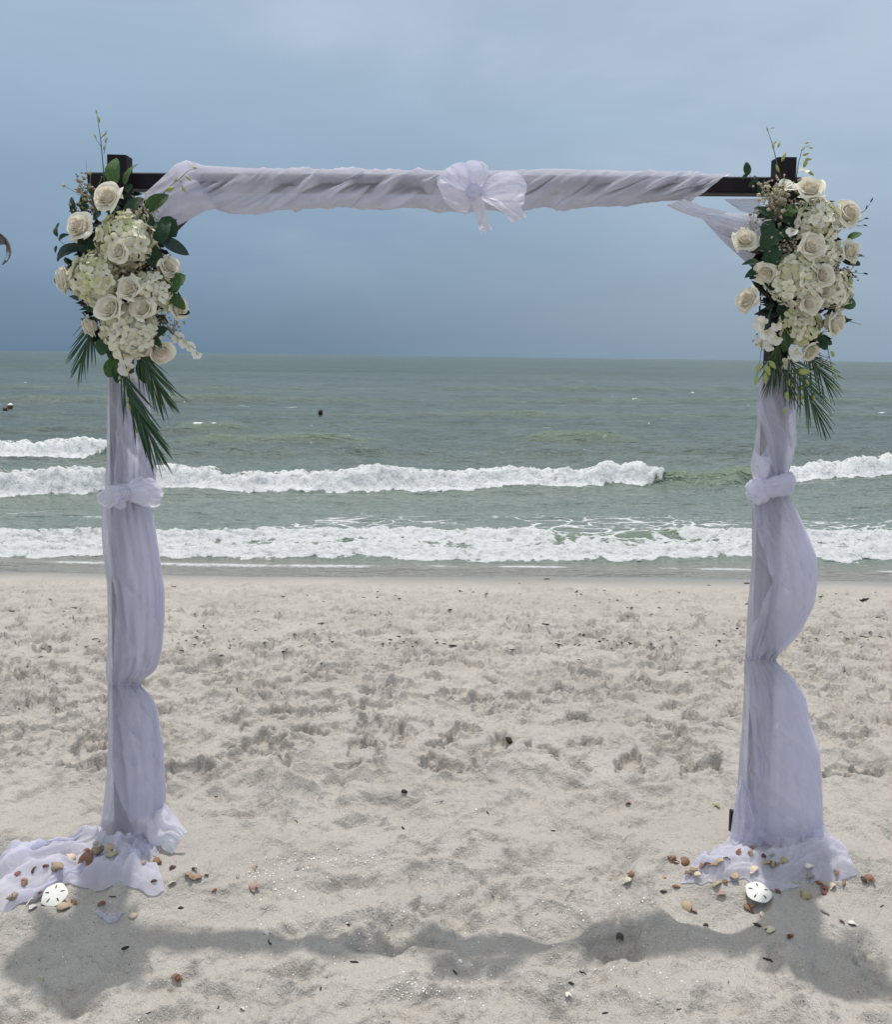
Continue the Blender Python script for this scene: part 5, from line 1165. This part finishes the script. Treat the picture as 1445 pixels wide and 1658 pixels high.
def whelk_mesh(seed, turns=4.2, knob=0.14, slim=0.8):
    rs = np.random.RandomState(seed)
    def f(U, V):
        t = U*turns*2*np.pi; k = np.exp(-(1-U)*turns*0.52)
        R = 0.30*k*slim; tube = 0.25*k*slim*(1+knob*np.clip(np.sin(t*3.5), 0, 1)*np.exp(-((V-0.2)/.12)**2)*2)
        z = 1.0*(1-k)-0.38
        a = V*2*np.pi
        siph = 1+0.9*np.clip(-np.sin(a), 0, 1)**2*np.clip((U-.75)*4, 0, 1)
        return (R+tube*np.cos(a))*np.cos(t), (R+tube*np.cos(a))*np.sin(t), z+tube*np.sin(a)*1.1*siph
    return surf('shell', lambda U, V: f(V, U), 12, 70, True)
def spindle_mesh(seed):
    def f(U, V):
        a = U*2*np.pi; r = 0.19*np.sin(np.pi*np.clip(V, .02, .985)**0.75)**0.85*(1+0.06*np.sin(V*38+a))
        return (V-.5), r*np.cos(a), r*np.sin(a)*0.9
    return surf('shell', f, 14, 34, True)
def shard_mesh(seed):
    rs = np.random.RandomState(seed); ph = rs.rand(4)*6
    def f(U, V):
        a = U*2*np.pi; e = 0.40*(1+0.30*np.sin(2*a+ph[0])+0.18*np.sin(3*a+ph[1])+0.08*np.sin(5*a+ph[2]))
        x = V*e*np.cos(a)*1.15; y = V*e*np.sin(a)*0.75
        return x, y, 0.30-1.1*(x*x+0.4*y*y)+0.03*np.sin(x*30+ph[3])
    me = surf('shell', f, 22, 6, True)
    bm = bmesh.new(); bm.from_mesh(me); bmesh.ops.solidify(bm, geom=bm.faces[:], thickness=0.07); bm.to_mesh(me); bm.free(); return me
def snail_mesh(seed):
    def f(U, V):
        t = V*3.1*2*np.pi; k = np.exp(-(1-V)*3.1*0.62); R = .30*k; tb = .30*k; a = U*2*np.pi
        return (R+tb*np.cos(a))*np.cos(t), (R+tb*np.cos(a))*np.sin(t), .30*(1-k)+tb*np.sin(a)-.05
    return surf('shell', f, 12, 60, True)
KIND = {'clam': [clam_mesh(s, 10+4*(s % 3), 0.36+0.06*(s % 3), 1+.12*(s % 2)) for s in range(4)], 'whelk': [whelk_mesh(s, 4.0+.4*(s % 2), .10+.10*(s % 3), .72+.1*(s % 3)) for s in range(4)],
        'spindle': [spindle_mesh(s) for s in range(2)], 'shard': [shard_mesh(s) for s in range(5)], 'snail': [snail_mesh(s) for s in range(2)]}
_sr = random.Random(21)
def shell(px, py, size, kind, col, label, group, ang=None):
    p = lay(px, py); R_ = size*0.80*mpp(p.y, p.z)
    src = _sr.choice(KIND[kind]); me = src.copy(); me.materials.clear(); me.materials.append(SC[col])
    o = link('clam_shell' if kind in ('clam', 'shard') else ('whelk_shell' if kind == 'whelk' else ('snail_shell' if kind == 'snail' else 'spindle_shell')), me)
    if kind == 'shard': o.name = 'broken_shell'
    a = _sr.uniform(0, 6.28) if ang is None else RAD(ang)
    tilt = {'clam': (_sr.uniform(-.25, .6), _sr.uniform(-.3, .3)), 'whelk': (1.35+_sr.uniform(-.2, .2), 0), 'spindle': (0, _sr.uniform(-.2, .1)), 'shard': (_sr.uniform(.1, .8), _sr.uniform(-.5, .5)), 'snail': (_sr.uniform(.2, .9), 0)}[kind]
    lift = {'clam': .04, 'whelk': .22, 'spindle': .10, 'shard': .05, 'snail': .18}[kind]
    o.matrix_world = Matrix.Translation(p+Vector((0, 0, lift*R_))) @ Euler((tilt[0], tilt[1], a), 'ZYX' if kind == 'spindle' else 'XYZ').to_matrix().to_4x4() @ Matrix.Scale(R_*1.05, 4)
    tag(o, label, 'shell', group); return o
GL, GR, GM = 'shells laid on and around the left train', 'shells laid on and around the right train', 'single shells strewn over the open sand'
for a in (
    (156, 1367, 13, 'clam', 'grey', 'flat grey clam shell nearest the left post on the fabric'), (116, 1389, 15, 'clam', 'cream', 'cream oval clam shell lying on the middle of the left train'),
    (141, 1389, 21, 'clam', 'brown', 'brown cockle shell in front of the bigger mottled one on the left train'), (156, 1381, 26, 'whelk', 'mix', 'large mottled brown shell in the heap on the left train'),
    (143, 1379, 13, 'whelk', 'brown', 'small brown whelk behind the heap on the left train'), (178, 1373, 19, 'clam', 'tan', 'tan clam shell above the other two by the left post hem'),
    (180, 1385, 17, 'clam', 'olive', 'olive tan clam shell just below the tan one near the left post'), (75, 1403, 11, 'snail', 'red', 'small dark red sea snail beside the knobbed whelk on fabric'),
    (90, 1407, 28, 'whelk', 'mix', 'big knobbed whelk standing on the left train'), (57, 1409, 15, 'shard', 'dark', 'thin dark shell sliver on the left train'),
    (29, 1415, 12, 'clam', 'red', 'small reddish clam shell near the outer edge of the left train'), (39, 1433, 21, 'whelk', 'orange', 'orange brown whelk in a fold of the left train'),
    (64, 1445, 17, 'spindle', 'red', 'pointed red shell standing beside the left sand dollar'), (18, 1456, 20, 'whelk', 'mix', 'brown and white whelk in the outermost fold at far left'),
    (230, 1398, 12, 'clam', 'pink', 'pale pink clam shell on sand right of the left train'), (254, 1396, 19, 'snail', 'brown', 'rounded brown shell on sand below the left flap of fabric'),
    (279, 1406, 13, 'shard', 'dark', 'dark shell shard between the rounded brown shell and the orange pile'), (314, 1409, 14, 'shard', 'red', 'red open shell on top of the little orange pile'),
    (320, 1421, 15, 'clam', 'orange', 'orange cockle at the front of the little pile'), (305, 1420, 19, 'shard', 'orange', 'flat pale orange shell piece under the little pile'),
    (335, 1418, 9, 'snail', 'brown', 'tiny round brown snail right of the orange pile'), (249, 1427, 11, 'shard', 'dark', 'dark chip at the right corner of the left train'),
    (278, 1434, 18, 'shard', 'cream', 'cream broken curved shell right of the left train corner'), (53, 1469, 15, 'clam', 'pale', 'pale flat shell left of the left sand dollar'),
    (102, 1469, 21, 'clam', 'tan', 'tan open clam shell in front of the left sand dollar'), (119, 1462, 24, 'spindle', 'brown', 'long brown spindle shell right of the left sand dollar'),
    (71, 1466, 12, 'shard', 'grey', 'grey shell chip under the left sand dollar'), (165, 1464, 15, 'shard', 'red', 'dark red shard on sand in front of the left train'),
    (215, 1484, 15, 'snail', 'cream', 'cream and brown snail shell right of the buried fabric corner')):
    shell(*a, GL)
for a in (
    (1160, 1303, 12, 'clam', 'olive', 'yellowish shell alone on the sand behind the right post'), (1089, 1392, 19, 'whelk', 'orange', 'orange whelk farthest left of the right train'),
    (1109, 1396, 18, 'clam', 'brown', 'brown cockle between the orange whelk and the right train'), (1123, 1409, 15, 'clam', 'orange', 'orange clam in the shell row at the left edge of the right train'),
    (1129, 1417, 18, 'shard', 'cream', 'cream curved piece in front of the shell row on the right train'), (1136, 1405, 16, 'whelk', 'orange', 'orange brown whelk in the middle of the shell row'),
    (1114, 1416, 15, 'shard', 'brown', 'brown shard at the left tip of the right train'), (1146, 1402, 16, 'shard', 'dark', 'dark brown shard standing in the shell row'),
    (1157, 1401, 13, 'clam', 'orange', 'small orange clam at the right part of the shell row'), (1167, 1397, 16, 'clam', 'tan', 'tan cockle near the right end of the shell row'),
    (1177, 1392, 13, 'shard', 'dark', 'dark chip ending the shell row under the post'), (1199, 1381, 17, 'shard', 'brown', 'brown shell piece left of the cream whelk below the right post'),
    (1216, 1384, 18, 'whelk', 'mix', 'cream and brown whelk just below the right post hem'), (1219, 1375, 20, 'spindle', 'brown', 'long brown shell behind the whelk under the right post'),
    (1237, 1386, 10, 'snail', 'dark', 'small dark snail right of the whelk below the right post'), (1250, 1385, 17, 'spindle', 'grey', 'grey spindle shell beside the small dark snail'),
    (1271, 1394, 14, 'clam', 'olive', 'pale green clam on the right train'), (1222, 1408, 17, 'clam', 'cream', 'cream clam left of the big mottled shell on the right train'),
    (1252, 1403, 29, 'whelk', 'mix', 'big mottled knobbed shell in the middle of the right train'), (1309, 1403, 13, 'clam', 'pale', 'pale clam near the right edge of the right train'),
    (1190, 1422, 22, 'shard', 'tan', 'tan wing shaped shell at the front edge of the right train'), (1174, 1428, 12, 'clam', 'brown', 'brown clam left of the tan wing shaped shell'),
    (1162, 1434, 18, 'shard', 'tan', 'blocky tan shell fragment left of the right sand dollar'), (1169, 1448, 14, 'clam', 'pink', 'pinkish clam below the blocky tan fragment'),
    (1096, 1436, 17, 'spindle', 'brown', 'brown spindle on sand left of the right train'), (1075, 1444, 15, 'spindle', 'dark', 'dark slender shell lowest to the left of the right train'),
    (1076, 1421, 10, 'shard', 'tan', 'small tan chip standing on sand left of the right train'), (1113, 1467, 19, 'clam', 'tan', 'tan and black mussel on sand in front of the right train'),
    (1124, 1476, 12, 'clam', 'pink', 'pinkish clam touching the tan and black mussel'), (1144, 1499, 11, 'snail', 'dark', 'dark round snail alone on sand left of the cream clams'),
    (1211, 1470, 15, 'clam', 'brown', 'brown clam just below the right sand dollar'), (1222, 1468, 14, 'whelk', 'mix', 'cream whelk touching the brown clam below the right sand dollar'),
    (1235, 1482, 13, 'clam', 'cream', 'cream open clam second below the right sand dollar'), (1226, 1498, 18, 'spindle', 'dark', 'dark long mussel above the lowest cream clam'),
    (1249, 1506, 17, 'clam', 'cream', 'lowest cream open clam at the edge of the shadow'), (1281, 1517, 15, 'snail', 'brown', 'brown shell lying lowest of all in front of the right post'),
    (1259, 1444, 13, 'shard', 'red', 'reddish shard right of the right sand dollar'), (1305, 1450, 19, 'clam', 'olive', 'olive cream clam on the shaded sand right of the sand dollar'),
    (1313, 1419, 14, 'clam', 'grey', 'grey open clam with dark rim at right edge of the train'), (1327, 1430, 18, 'spindle', 'brown', 'long brown shell right of the dark rimmed clam'),
    (1336, 1438, 12, 'clam', 'red', 'red brown clam at the end of the long brown shell'), (1334, 1446, 11, 'snail', 'red', 'dark red snail under the red brown clam'),
    (1348, 1436, 16, 'clam', 'cream', 'cream clam right of the red brown clam'), (1367, 1432, 15, 'spindle', 'brown', 'brown olive shell standing right of the cream clam'),
    (1354, 1414, 13, 'shard', 'brown', 'brown chip beside the right flap of fabric'), (1399, 1425, 13, 'shard', 'dark', 'dark chip at the far right near the fabric tip'),
    (1407, 1422, 15, 'clam', 'brown', 'flat brown clam farthest right'), (1337, 1478, 20, 'spindle', 'grey', 'long grey shell on shaded sand at right'),
    (1364, 1495, 13, 'shard', 'brown', 'brown chip on sand below the long grey shell'), (1380, 1496, 14, 'clam', 'pale', 'pale clam right of the brown chip in the shadow')):
    shell(*a, GR)
for a in ((289, 1587, 20, 'whelk', 'brown', 'brown grey shell alone at lower left in front of the shadow'), (68, 1588, 16, 'spindle', 'olive', 'dark olive shell at the lower left beneath the flower shadow'), (347, 1442, 14, 'spindle', 'red', 'small dark red spindle right of the left pile'),
          (385, 1420, 17, 'spindle', 'grey', 'grey brown olive shell on sand right of the left pile'), (410, 1436, 15, 'clam', 'pink', 'peach flat clam below the grey brown olive shell'), (487, 1406, 14, 'clam', 'grey', 'grey clam rightmost of the few left of centre'),
          (414, 1405, 14, 'shard', 'tan', 'tan chip above the grey brown olive shell'), (432, 1511, 11, 'clam', 'pale', 'white half buried clam above the beam shadow'), (392, 1635, 12, 'shard', 'pale', 'white crescent shell near the bottom edge'),
          (1023, 1416, 12, 'clam', 'brown', 'brown clam of the pair between the posts'), (1018, 1426, 15, 'clam', 'cream', 'cream open clam of the pair between the posts'), (1004, 1516, 13, 'clam', 'dark', 'dark open clam alone above the beam shadow'),
          (1019, 1302, 9, 'clam', 'brown', 'small brown clam on the sand left behind the right post'), (745, 1556, 8, 'clam', 'pale', 'pale clam at the middle of the beam shadow'), (920, 1610, 11, 'clam', 'pale', 'white shell below the beam shadow right of centre')):
    shell(*a, GM)

M_DOLLAR = simple('sand_dollar_white', (0.68, 0.67, 0.62), 0.85, 0.10, 60, 0.0008, 300, spec=0.2)
M_SLOT_SHADE = simple('sand_dollar_slot_shade', (0.03, 0.028, 0.026), 0.9, 0.3, 60)  # dark patches laid on the disc, painting the shade inside its holes
def sand_dollar(px, py, w_px, tilt, label, ang):
    p = lay(px, py); R_ = w_px/2*mpp(p.y, p.z)
    root = thing('sand_dollar', tuple(p), label, 'sand dollar', 'white sand dollars before the trains')
    M = Matrix.Translation(p+Vector((0, -0.012, R_*math.sin(RAD(tilt))*0.8+0.008))) @ Euler((RAD(tilt), 0, 0)).to_matrix().to_4x4() @ Matrix.Rotation(RAD(ang), 4, 'Z') @ Matrix.Scale(R_, 4)
    def f(U, V):
        a = U*2*np.pi; e = 1+0.035*np.cos(5*a)+0.02*np.cos(3*a+1)
        r = np.minimum(V*1.25, 1); under = np.clip((V-0.8)/0.2, 0, 1)
        rr = np.where(V <= 0.8, r, 1-under*0.9)*e
        z = np.where(V <= 0.8, 0.16*(1-r**2.2)+0.02, -0.06*np.sin(under*np.pi/2)+0.02)
        pet = 0.012*np.exp(-((r-.36)/.16)**2)*np.cos(5*a)
        return rr*np.cos(a), rr*np.sin(a), z+np.where(V <= .8, pet, 0)
    b = place('shell_disc', surf('shell_disc', f, 60, 22, True), M_DOLLAR, root, M)
    for k in range(5):
        a = math.pi/2+k*2*math.pi/5+(0.0 if k else 0.0); rr = 0.60
        def g(U, V, a=a, rr=rr):
            t = U*2*np.pi; dr = 0.17*V*np.sin(t); dt = 0.055*V*np.cos(t)
            x = (rr+dr)*math.cos(a)-dt*math.sin(a); y = (rr+dr)*math.sin(a)+dt*math.cos(a); r2 = np.hypot(x, y)
            return x, y, 0.16*(1-r2**2.2)+0.02+0.012*np.exp(-((r2-.36)/.16)**2)*np.cos(5*np.arctan2(y, x))+0.012
        place('slot_shade', surf('slot_shade', g, 14, 4, True), M_SLOT_SHADE, root, M)
    return root
sand_dollar(92, 1456, 42, 26, 'white sand dollar with dark slots leaning on the left train', 8)
sand_dollar(1226, 1449, 43, 15, 'white sand dollar with dark slots at the front of the right train', -6)
quill = MB(); q0, q1 = lay(66, 1452), on_sand(32, 1480); quill.tube([q0+Vector((0, 0, .02)), q0.lerp(q1, .5)+Vector((0, 0, .018)), q1], [.0012, .0016, .0008], 6)
tag(quill.build('pale_twig', SC['pale']), 'thin pale stalk slanting left from the left sand dollar', 'twig')

M_TWIG = simple('driftwood', (0.028, 0.022, 0.018), 0.85, 0.5, 60, 0.001, 200)
M_WEED = simple('dry_seaweed', (0.045, 0.036, 0.026), 0.9, 0.5, 60, 0.001, 200, per_obj=0.3)
def chip_mesh(seed, slim):
    rs = random.Random(seed); mb = MB(); n = 5
    pts = [Vector(((i/(n-1)-.5), rs.uniform(-.06, .06), rs.uniform(-.04, .05))) for i in range(n)]
    mb.tube(pts, [slim*k for k in (.55, 1, 1.1, .9, .45)], 6); return mb.mesh('twig')
CHIPS = [chip_mesh(s, w_) for s, w_ in ((1, .09), (2, .14), (3, .20), (4, .06), (5, .30))]
for me in CHIPS: me.materials.append(M_TWIG)
def chip(px, py, size, kind, ang, label, group, name='twig', cat='twig'):
    p = on_sand(px, py); R_ = size*mpp(p.y, p.z)
    o = link(name, CHIPS[kind]); o.matrix_world = Matrix.Translation(p+Vector((0, 0, R_*.07))) @ Matrix.Rotation(RAD(ang), 4, 'Z') @ Matrix.Rotation(random.uniform(-.25, .25), 4, 'Y') @ Matrix.Scale(R_, 4)
    return tag(o, label, cat, group)
GT = 'small dark twigs scattered over the sand'
chip(825, 1200, 15, 4, -55, 'thick dark driftwood chip on the sand at the centre of the arch', GT, 'driftwood_chip', 'driftwood')
chip(293, 1471, 9, 4, 0, 'short black nub right of the buried fabric corner', GT, 'driftwood_chip', 'driftwood')
chip(655, 1282, 10, 4, 5, 'small black block on smooth sand left of centre', GT, 'driftwood_chip', 'driftwood')
chip(203, 1535, 12, 2, 35, 'black bit of wood inside the left flower shadow', GT)
chip(574, 1558, 15, 0, -10, 'black twig lying across the beam shadow left of centre', GT)
chip(941, 1574, 20, 3, -30, 'long thin twig on the lower edge of the beam shadow', GT)
chip(924, 1592, 13, 1, -8, 'dark twig just below the thin one right of centre', GT)
chip(1244, 1554, 16, 0, -30, 'dark twig inside the shadow below the right shells', GT)
chip(1100, 1634, 12, 3, 20, 'thin twig near the bottom edge right of centre', GT)
chip(798, 1451, 13, 3, -70, 'upright thin twig in the middle of the smooth sand', GT)
chip(182, 1452, 14, 3, -15, 'thin dark twig between the left train and its buried corner', GT)
_tw = random.Random(3)
small = [(716, 1298), (653, 1341), (634, 1497), (620, 1647), (354, 1633), (790, 1316), (1001, 1374), (737, 1574), (1429, 1467), (1019, 1300), (435, 1523), (437, 1527), (564, 1497), (896, 1345), (700, 1390), (1050, 1560), (520, 1600), (1180, 1590), (870, 1480), (350, 1290), (480, 1330), (980, 1640), (240, 1640), (1300, 1620)]
for x, y in small: chip(x, y, _tw.uniform(6, 11), _tw.choice((0, 1, 3)), _tw.uniform(0, 180), 'tiny dark bit of twig lying on the smooth sand near the arch', 'tiny twig bits on the near sand')
# the wrack line: dry seaweed left by an older tide, before the trampled belt
far_bits = [(296, 1054), (345, 1052), (372, 1050), (440, 1052), (458, 1056), (540, 1040), (582, 1052), (684, 1054), (720, 1043), (735, 1046), (772, 1040), (830, 1052), (905, 1044), (970, 1040), (1020, 1042), (1006, 1040), (1110, 1044), (1130, 1046), (1166, 1038), (1290, 1038), (1316, 1026), (1342, 1030), (1360, 1024), (1380, 1024), (1400, 1032), (1428, 1032), (1322, 1034), (1372, 1034), (100, 1040), (40, 1030), (70, 1050), (150, 1036), (395, 962), (460, 966), (525, 974), (590, 968), (640, 964), (788, 962), (886, 938), (1085, 956), (1100, 960), (1210, 945), (1330, 966), (1400, 972), (330, 1014), (520, 1010), (666, 1028), (885, 1012), (946, 1028), (1195, 1018), (20, 990), (120, 985), (1420, 1000), (745, 958), (255, 1050), (1055, 1043)]
for x, y in far_bits: 
    o = chip(x, y, _tw.uniform(7, 16), _tw.choice((0, 3, 3, 3, 1)), _tw.gauss(0, 28), 'dark strip of dried seaweed on the wrack line across the beach', 'dried seaweed along the wrack line', 'seaweed', 'seaweed')
mb = MB()
for i in range(260):
    y = _tw.choice((_tw.gauss(1040, 10), _tw.gauss(1044, 7), _tw.uniform(945, 1050), _tw.uniform(950, 1120))); x = _tw.uniform(-20, 1465); p = on_sand(x, y); ln = _tw.uniform(3, 9)*mpp(p.y, p.z)
    a = _tw.gauss(0, .5); d = Vector((math.cos(a), math.sin(a), _tw.uniform(-.2, .3)))*ln
    mb.tube([p-d*.5, p+Vector((0, 0, ln*.15)), p+d*.5], [ln*.05, ln*.10, ln*.03], 4)
tag(mb.build('wrack_debris', M_WEED), 'fine dark wrack and bark crumbs strewn over the beach', 'debris', None, 'stuff')
# shell grit: tiny white and glassy chips that glint in the sun
M_GRIT = simple('shell_grit', (0.86, 0.84, 0.78), 0.25, 0.1, 50, spec=0.8)
mb = MB()
def grit(x, y, s_):
    p = on_sand(x, y); e = s_*mpp(p.y, p.z); R3 = Euler((_tw.uniform(-.8, .8), _tw.uniform(-.8, .8), _tw.random()*6)).to_matrix()
    v = [p+Vector((0, 0, e*.3))+R3 @ Vector(q)*e for q in ((-.5, -.3, 0), (.5, -.4, 0), (.4, .4, 0), (-.3, .5, .05), (0, 0, .25))]
    mb.add(v, [(0, 1, 4), (1, 2, 4), (2, 3, 4), (3, 0, 4)])
for cx, cy, sx, sy, n in ((450, 1392, 25, 5, 16), (500, 1400, 60, 14, 40), (570, 1394, 30, 6, 30), (430, 1414, 25, 4, 26), (475, 1440, 20, 5, 16), (660, 1600, 22, 12, 60), (570, 1520, 50, 12, 40), (950, 1468, 50, 12, 34), (760, 1600, 40, 14, 30), (900, 1420, 40, 20, 20), (1000, 1600, 90, 20, 40), (620, 1430, 120, 40, 60), (700, 1540, 300, 60, 120)):
    for _ in range(n): grit(_tw.gauss(cx, sx), min(1652, _tw.gauss(cy, sy)), _tw.uniform(1.2, 3.2))
for _ in range(220): grit(_tw.uniform(0, 1445), _tw.uniform(1290, 1650), _tw.uniform(1.0, 2.4))
tag(mb.build('shell_grit', M_GRIT, None, False), 'scattered white shell grit glinting on the near sand', 'shell grit', None, 'stuff')

# ------------------------------------------------------------------ bathers
M_SKIN = simple('tanned_skin', (0.16, 0.075, 0.05), 0.55, 0.12, 12, spec=0.4)
M_HAIR = simple('black_hair', (0.010, 0.009, 0.009), 0.55, 0.3, 40)
M_CAP = simple('white_cap', (0.78, 0.77, 0.74), 0.6, 0.05, 20)
def bather(px, py, Y, yaw, label, cap=False, sink=0.0):
    """a person up to the shoulders in the water; px, py is where the chin line is"""
    d = ray(px, py); base = Vector((0, 0, CAM_H))+d*(Y/d.y)
    root = thing('person', (base.x, base.y, SEA-1.25), label, 'person', 'bathers in the sea')
    rings = [(-1.25, .05, .05, 0), (-1.2, .13, .09, 0), (-1.0, .155, .10, 0), (-.85, .165, .11, 0), (-.65, .14, .095, 0), (-.45, .155, .105, 0), (-.30, .175, .11, 0), (-.20, .195, .105, 0), (-.14, .205, .09, 0), (-.09, .17, .075, 0), (-.05, .095, .062, 0), (-.01, .06, .06, .0), (.03, .056, .06, .005), (.055, .062, .075, .018), (.085, .070, .092, .022), (.12, .075, .100, .018), (.16, .078, .102, .012), (.20, .076, .100, .006), (.235, .064, .086, .002), (.26, .042, .058, 0), (.272, .015, .02, 0)]
    v = []; f = []; n = 28
    for z, rx, ry, oy in rings:
        for k in range(n):
            t = 2*math.pi*k/n; x, y = rx*math.cos(t), ry*math.sin(t)
            if z > .05:
                fr_ = max(0, math.cos(t+math.pi/2))               # the face looks along -Y
                nose = .022*math.exp(-((z-.13)/.025)**2)*max(0, fr_-.93)/.07 if fr_ > .93 else 0
                eye = -.010*math.exp(-((z-.165)/.016)**2)*math.exp(-((abs(x)-.03)/.016)**2)*(fr_ > .5)
                mouth = -.006*math.exp(-((z-.085)/.008)**2)*math.exp(-(x/.025)**2)*(fr_ > .5)
                ear = .016*math.exp(-((z-.14)/.028)**2)*max(0, abs(math.cos(t))-.96)/.04
                y -= nose+eye+mouth; x += ear*(1 if x > 0 else -1)
            v.append((x, y-oy, z))
    for i in range(len(rings)-1):
        for k in range(n): f.append((i*n+k, i*n+(k+1) % n, (i+1)*n+(k+1) % n, (i+1)*n+k))
    f.append(tuple(range(n-1, -1, -1))); f.append(tuple((len(rings)-1)*n+k for k in range(n)))
    # arms held out under water, grown from the shoulders
    mb = MB(); mb.add(v, f)
    for sg in (-1, 1):
        mb.tube([(sg*.15, .0, -.15), (sg*.21, -.01, -.20), (sg*.30, -.06, -.36), (sg*.36, -.18, -.48), (sg*.37, -.30, -.46), (sg*.37, -.37, -.455)], [.06, .056, .044, .036, .028, .014], 10)
        for k in range(4): mb.tube([(sg*(.35+.014*k), -.35, -.458), (sg*(.349+.017*k), -.40-.012*(k in (1, 2)), -.462), (sg*(.348+.019*k), -.43-.014*(k in (1, 2)), -.475)], [.009, .008, .005], 6)
        mb.tube([(sg*.345, -.31, -.46), (sg*.318, -.345, -.465), (sg*.31, -.375, -.475)], [.010, .009, .006], 6)
    M = Matrix.Translation((base.x, base.y, base.z)) @ Matrix.Rotation(yaw, 4, 'Z')
    place('body', mb.mesh('body'), M_SKIN, root, M)
    hv = []; hf = []
    hr = [(.075 if not cap else .195, .0745, .098, .55), (.12 if not cap else .205, .080, .108, .5), (.165 if not cap else .215, .082, .110, .9), (.205 if not cap else .225, .079, .103, 1), (.24, .068, .090, 1), (.266, .044, .060, 1), (.284, .014, .02, 1)]
    for z, rx, ry, cov in hr:
        for k in range(n):
            t = 2*math.pi*k/n; y = ry*math.sin(t); 
            zz = z
            if cov < 1 and math.sin(t) < -.1: zz = max(z, .205) if not cap else z   # the forehead stays free
            q = 1.0 if zz == z else .98
            hv.append((rx*math.cos(t)*q, y*q-.010, zz))
    for i in range(len(hr)-1):
        for k in range(n): hf.append((i*n+k, i*n+(k+1) % n, (i+1)*n+(k+1) % n, (i+1)*n+k))
    hf.append(tuple((len(hr)-1)*n+k for k in range(n)))
    place('swim_cap' if cap else 'hair', mesh('hair', hv, hf), M_CAP if cap else M_HAIR, root, M)
    return root
bather(519, 675, 33.5, math.pi*0.92, 'lone bather with short black hair seen from behind in the sea')
bather(8.5, 671, 34.0, math.pi*1.05, 'dark haired bather on the left of the pair at the far left')
bather(17.5, 664.5, 35.6, -1.0, 'bather in a white cap beside the dark haired one at far left', True)

# ------------------------------------------------------------------ kite
kroot = thing('power_kite', tuple(at(-30, 390, 70)), 'curved surf kite in grey orange and white at the left edge of the sky', 'kite')
M_K = {'canopy_panel': simple('kite_grey', (0.10, 0.095, 0.12), 0.6, 0.1, 2, trans=0.3), 'orange': simple('kite_orange', (0.30, 0.095, 0.05), 0.6, 0.1, 2, trans=0.3), 'white': simple('kite_white', (0.62, 0.63, 0.66), 0.6, 0.05, 2, trans=0.3), 'dark': simple('kite_tip', (0.03, 0.04, 0.05), 0.6, 0.1, 2, trans=0.2), 'tube': simple('kite_tube', (0.07, 0.055, 0.06), 0.5, 0.1, 2)}
KLE = [(-110, 428), (-104, 402), (-88, 384), (-62, 372), (-34, 369), (-10, 373), (3, 381), (10, 388), (15, 398), (17, 408), (15, 416), (11, 423), (4, 429)]
KTE = [(-106, 430), (-98, 414), (-82, 403), (-60, 396), (-36, 394), (-12, 394), (0, 397), (8, 396), (10, 399), (10, 408), (8, 416), (6, 423), (3.4, 429.5)]
kd = [70+1.4*math.sin(i/12*math.pi) for i in range(13)]
def kpt(lst, i, dy=0): return at(lst[i][0], lst[i][1], kd[i]+dy)
for i0, i1, mk in ((0, 2, 'dark'), (2, 4, 'orange'), (4, 7, 'canopy_panel'), (7, 9, 'orange'), (9, 11, 'white'), (11, 12, 'dark')):
    Pk = []
    for q in np.linspace(i0, i1, (i1-i0)*4+1):
        i = min(int(q), 11); t = q-i
        a = kpt(KLE, i).lerp(kpt(KLE, i+1), t); b = kpt(KTE, i, 1.2).lerp(kpt(KTE, i+1, 1.2), t)
        Pk.append([tuple(a.lerp(b, s)+Vector((0, 0, 0.10*math.sin(math.pi*s)))) for s in np.linspace(0, 1, 7)])
    part('canopy_panel', grid_mesh('canopy_panel', np.array(Pk)), M_K[mk], kroot)
mb = MB(); mb.tube([kpt(KLE, i) for i in range(13)], [.03+.07*math.sin(i/12*math.pi) for i in range(13)], 8); part('leading_edge', mb.mesh('leading_edge'), M_K['tube'], kroot)
for i in (3, 5, 7, 9): 
    mb = MB(); mb.tube([kpt(KLE, i, -.02), kpt(KTE, i, 1.15)], [.05, .03], 6); part('strut', mb.mesh('strut'), M_K['tube'], kroot)
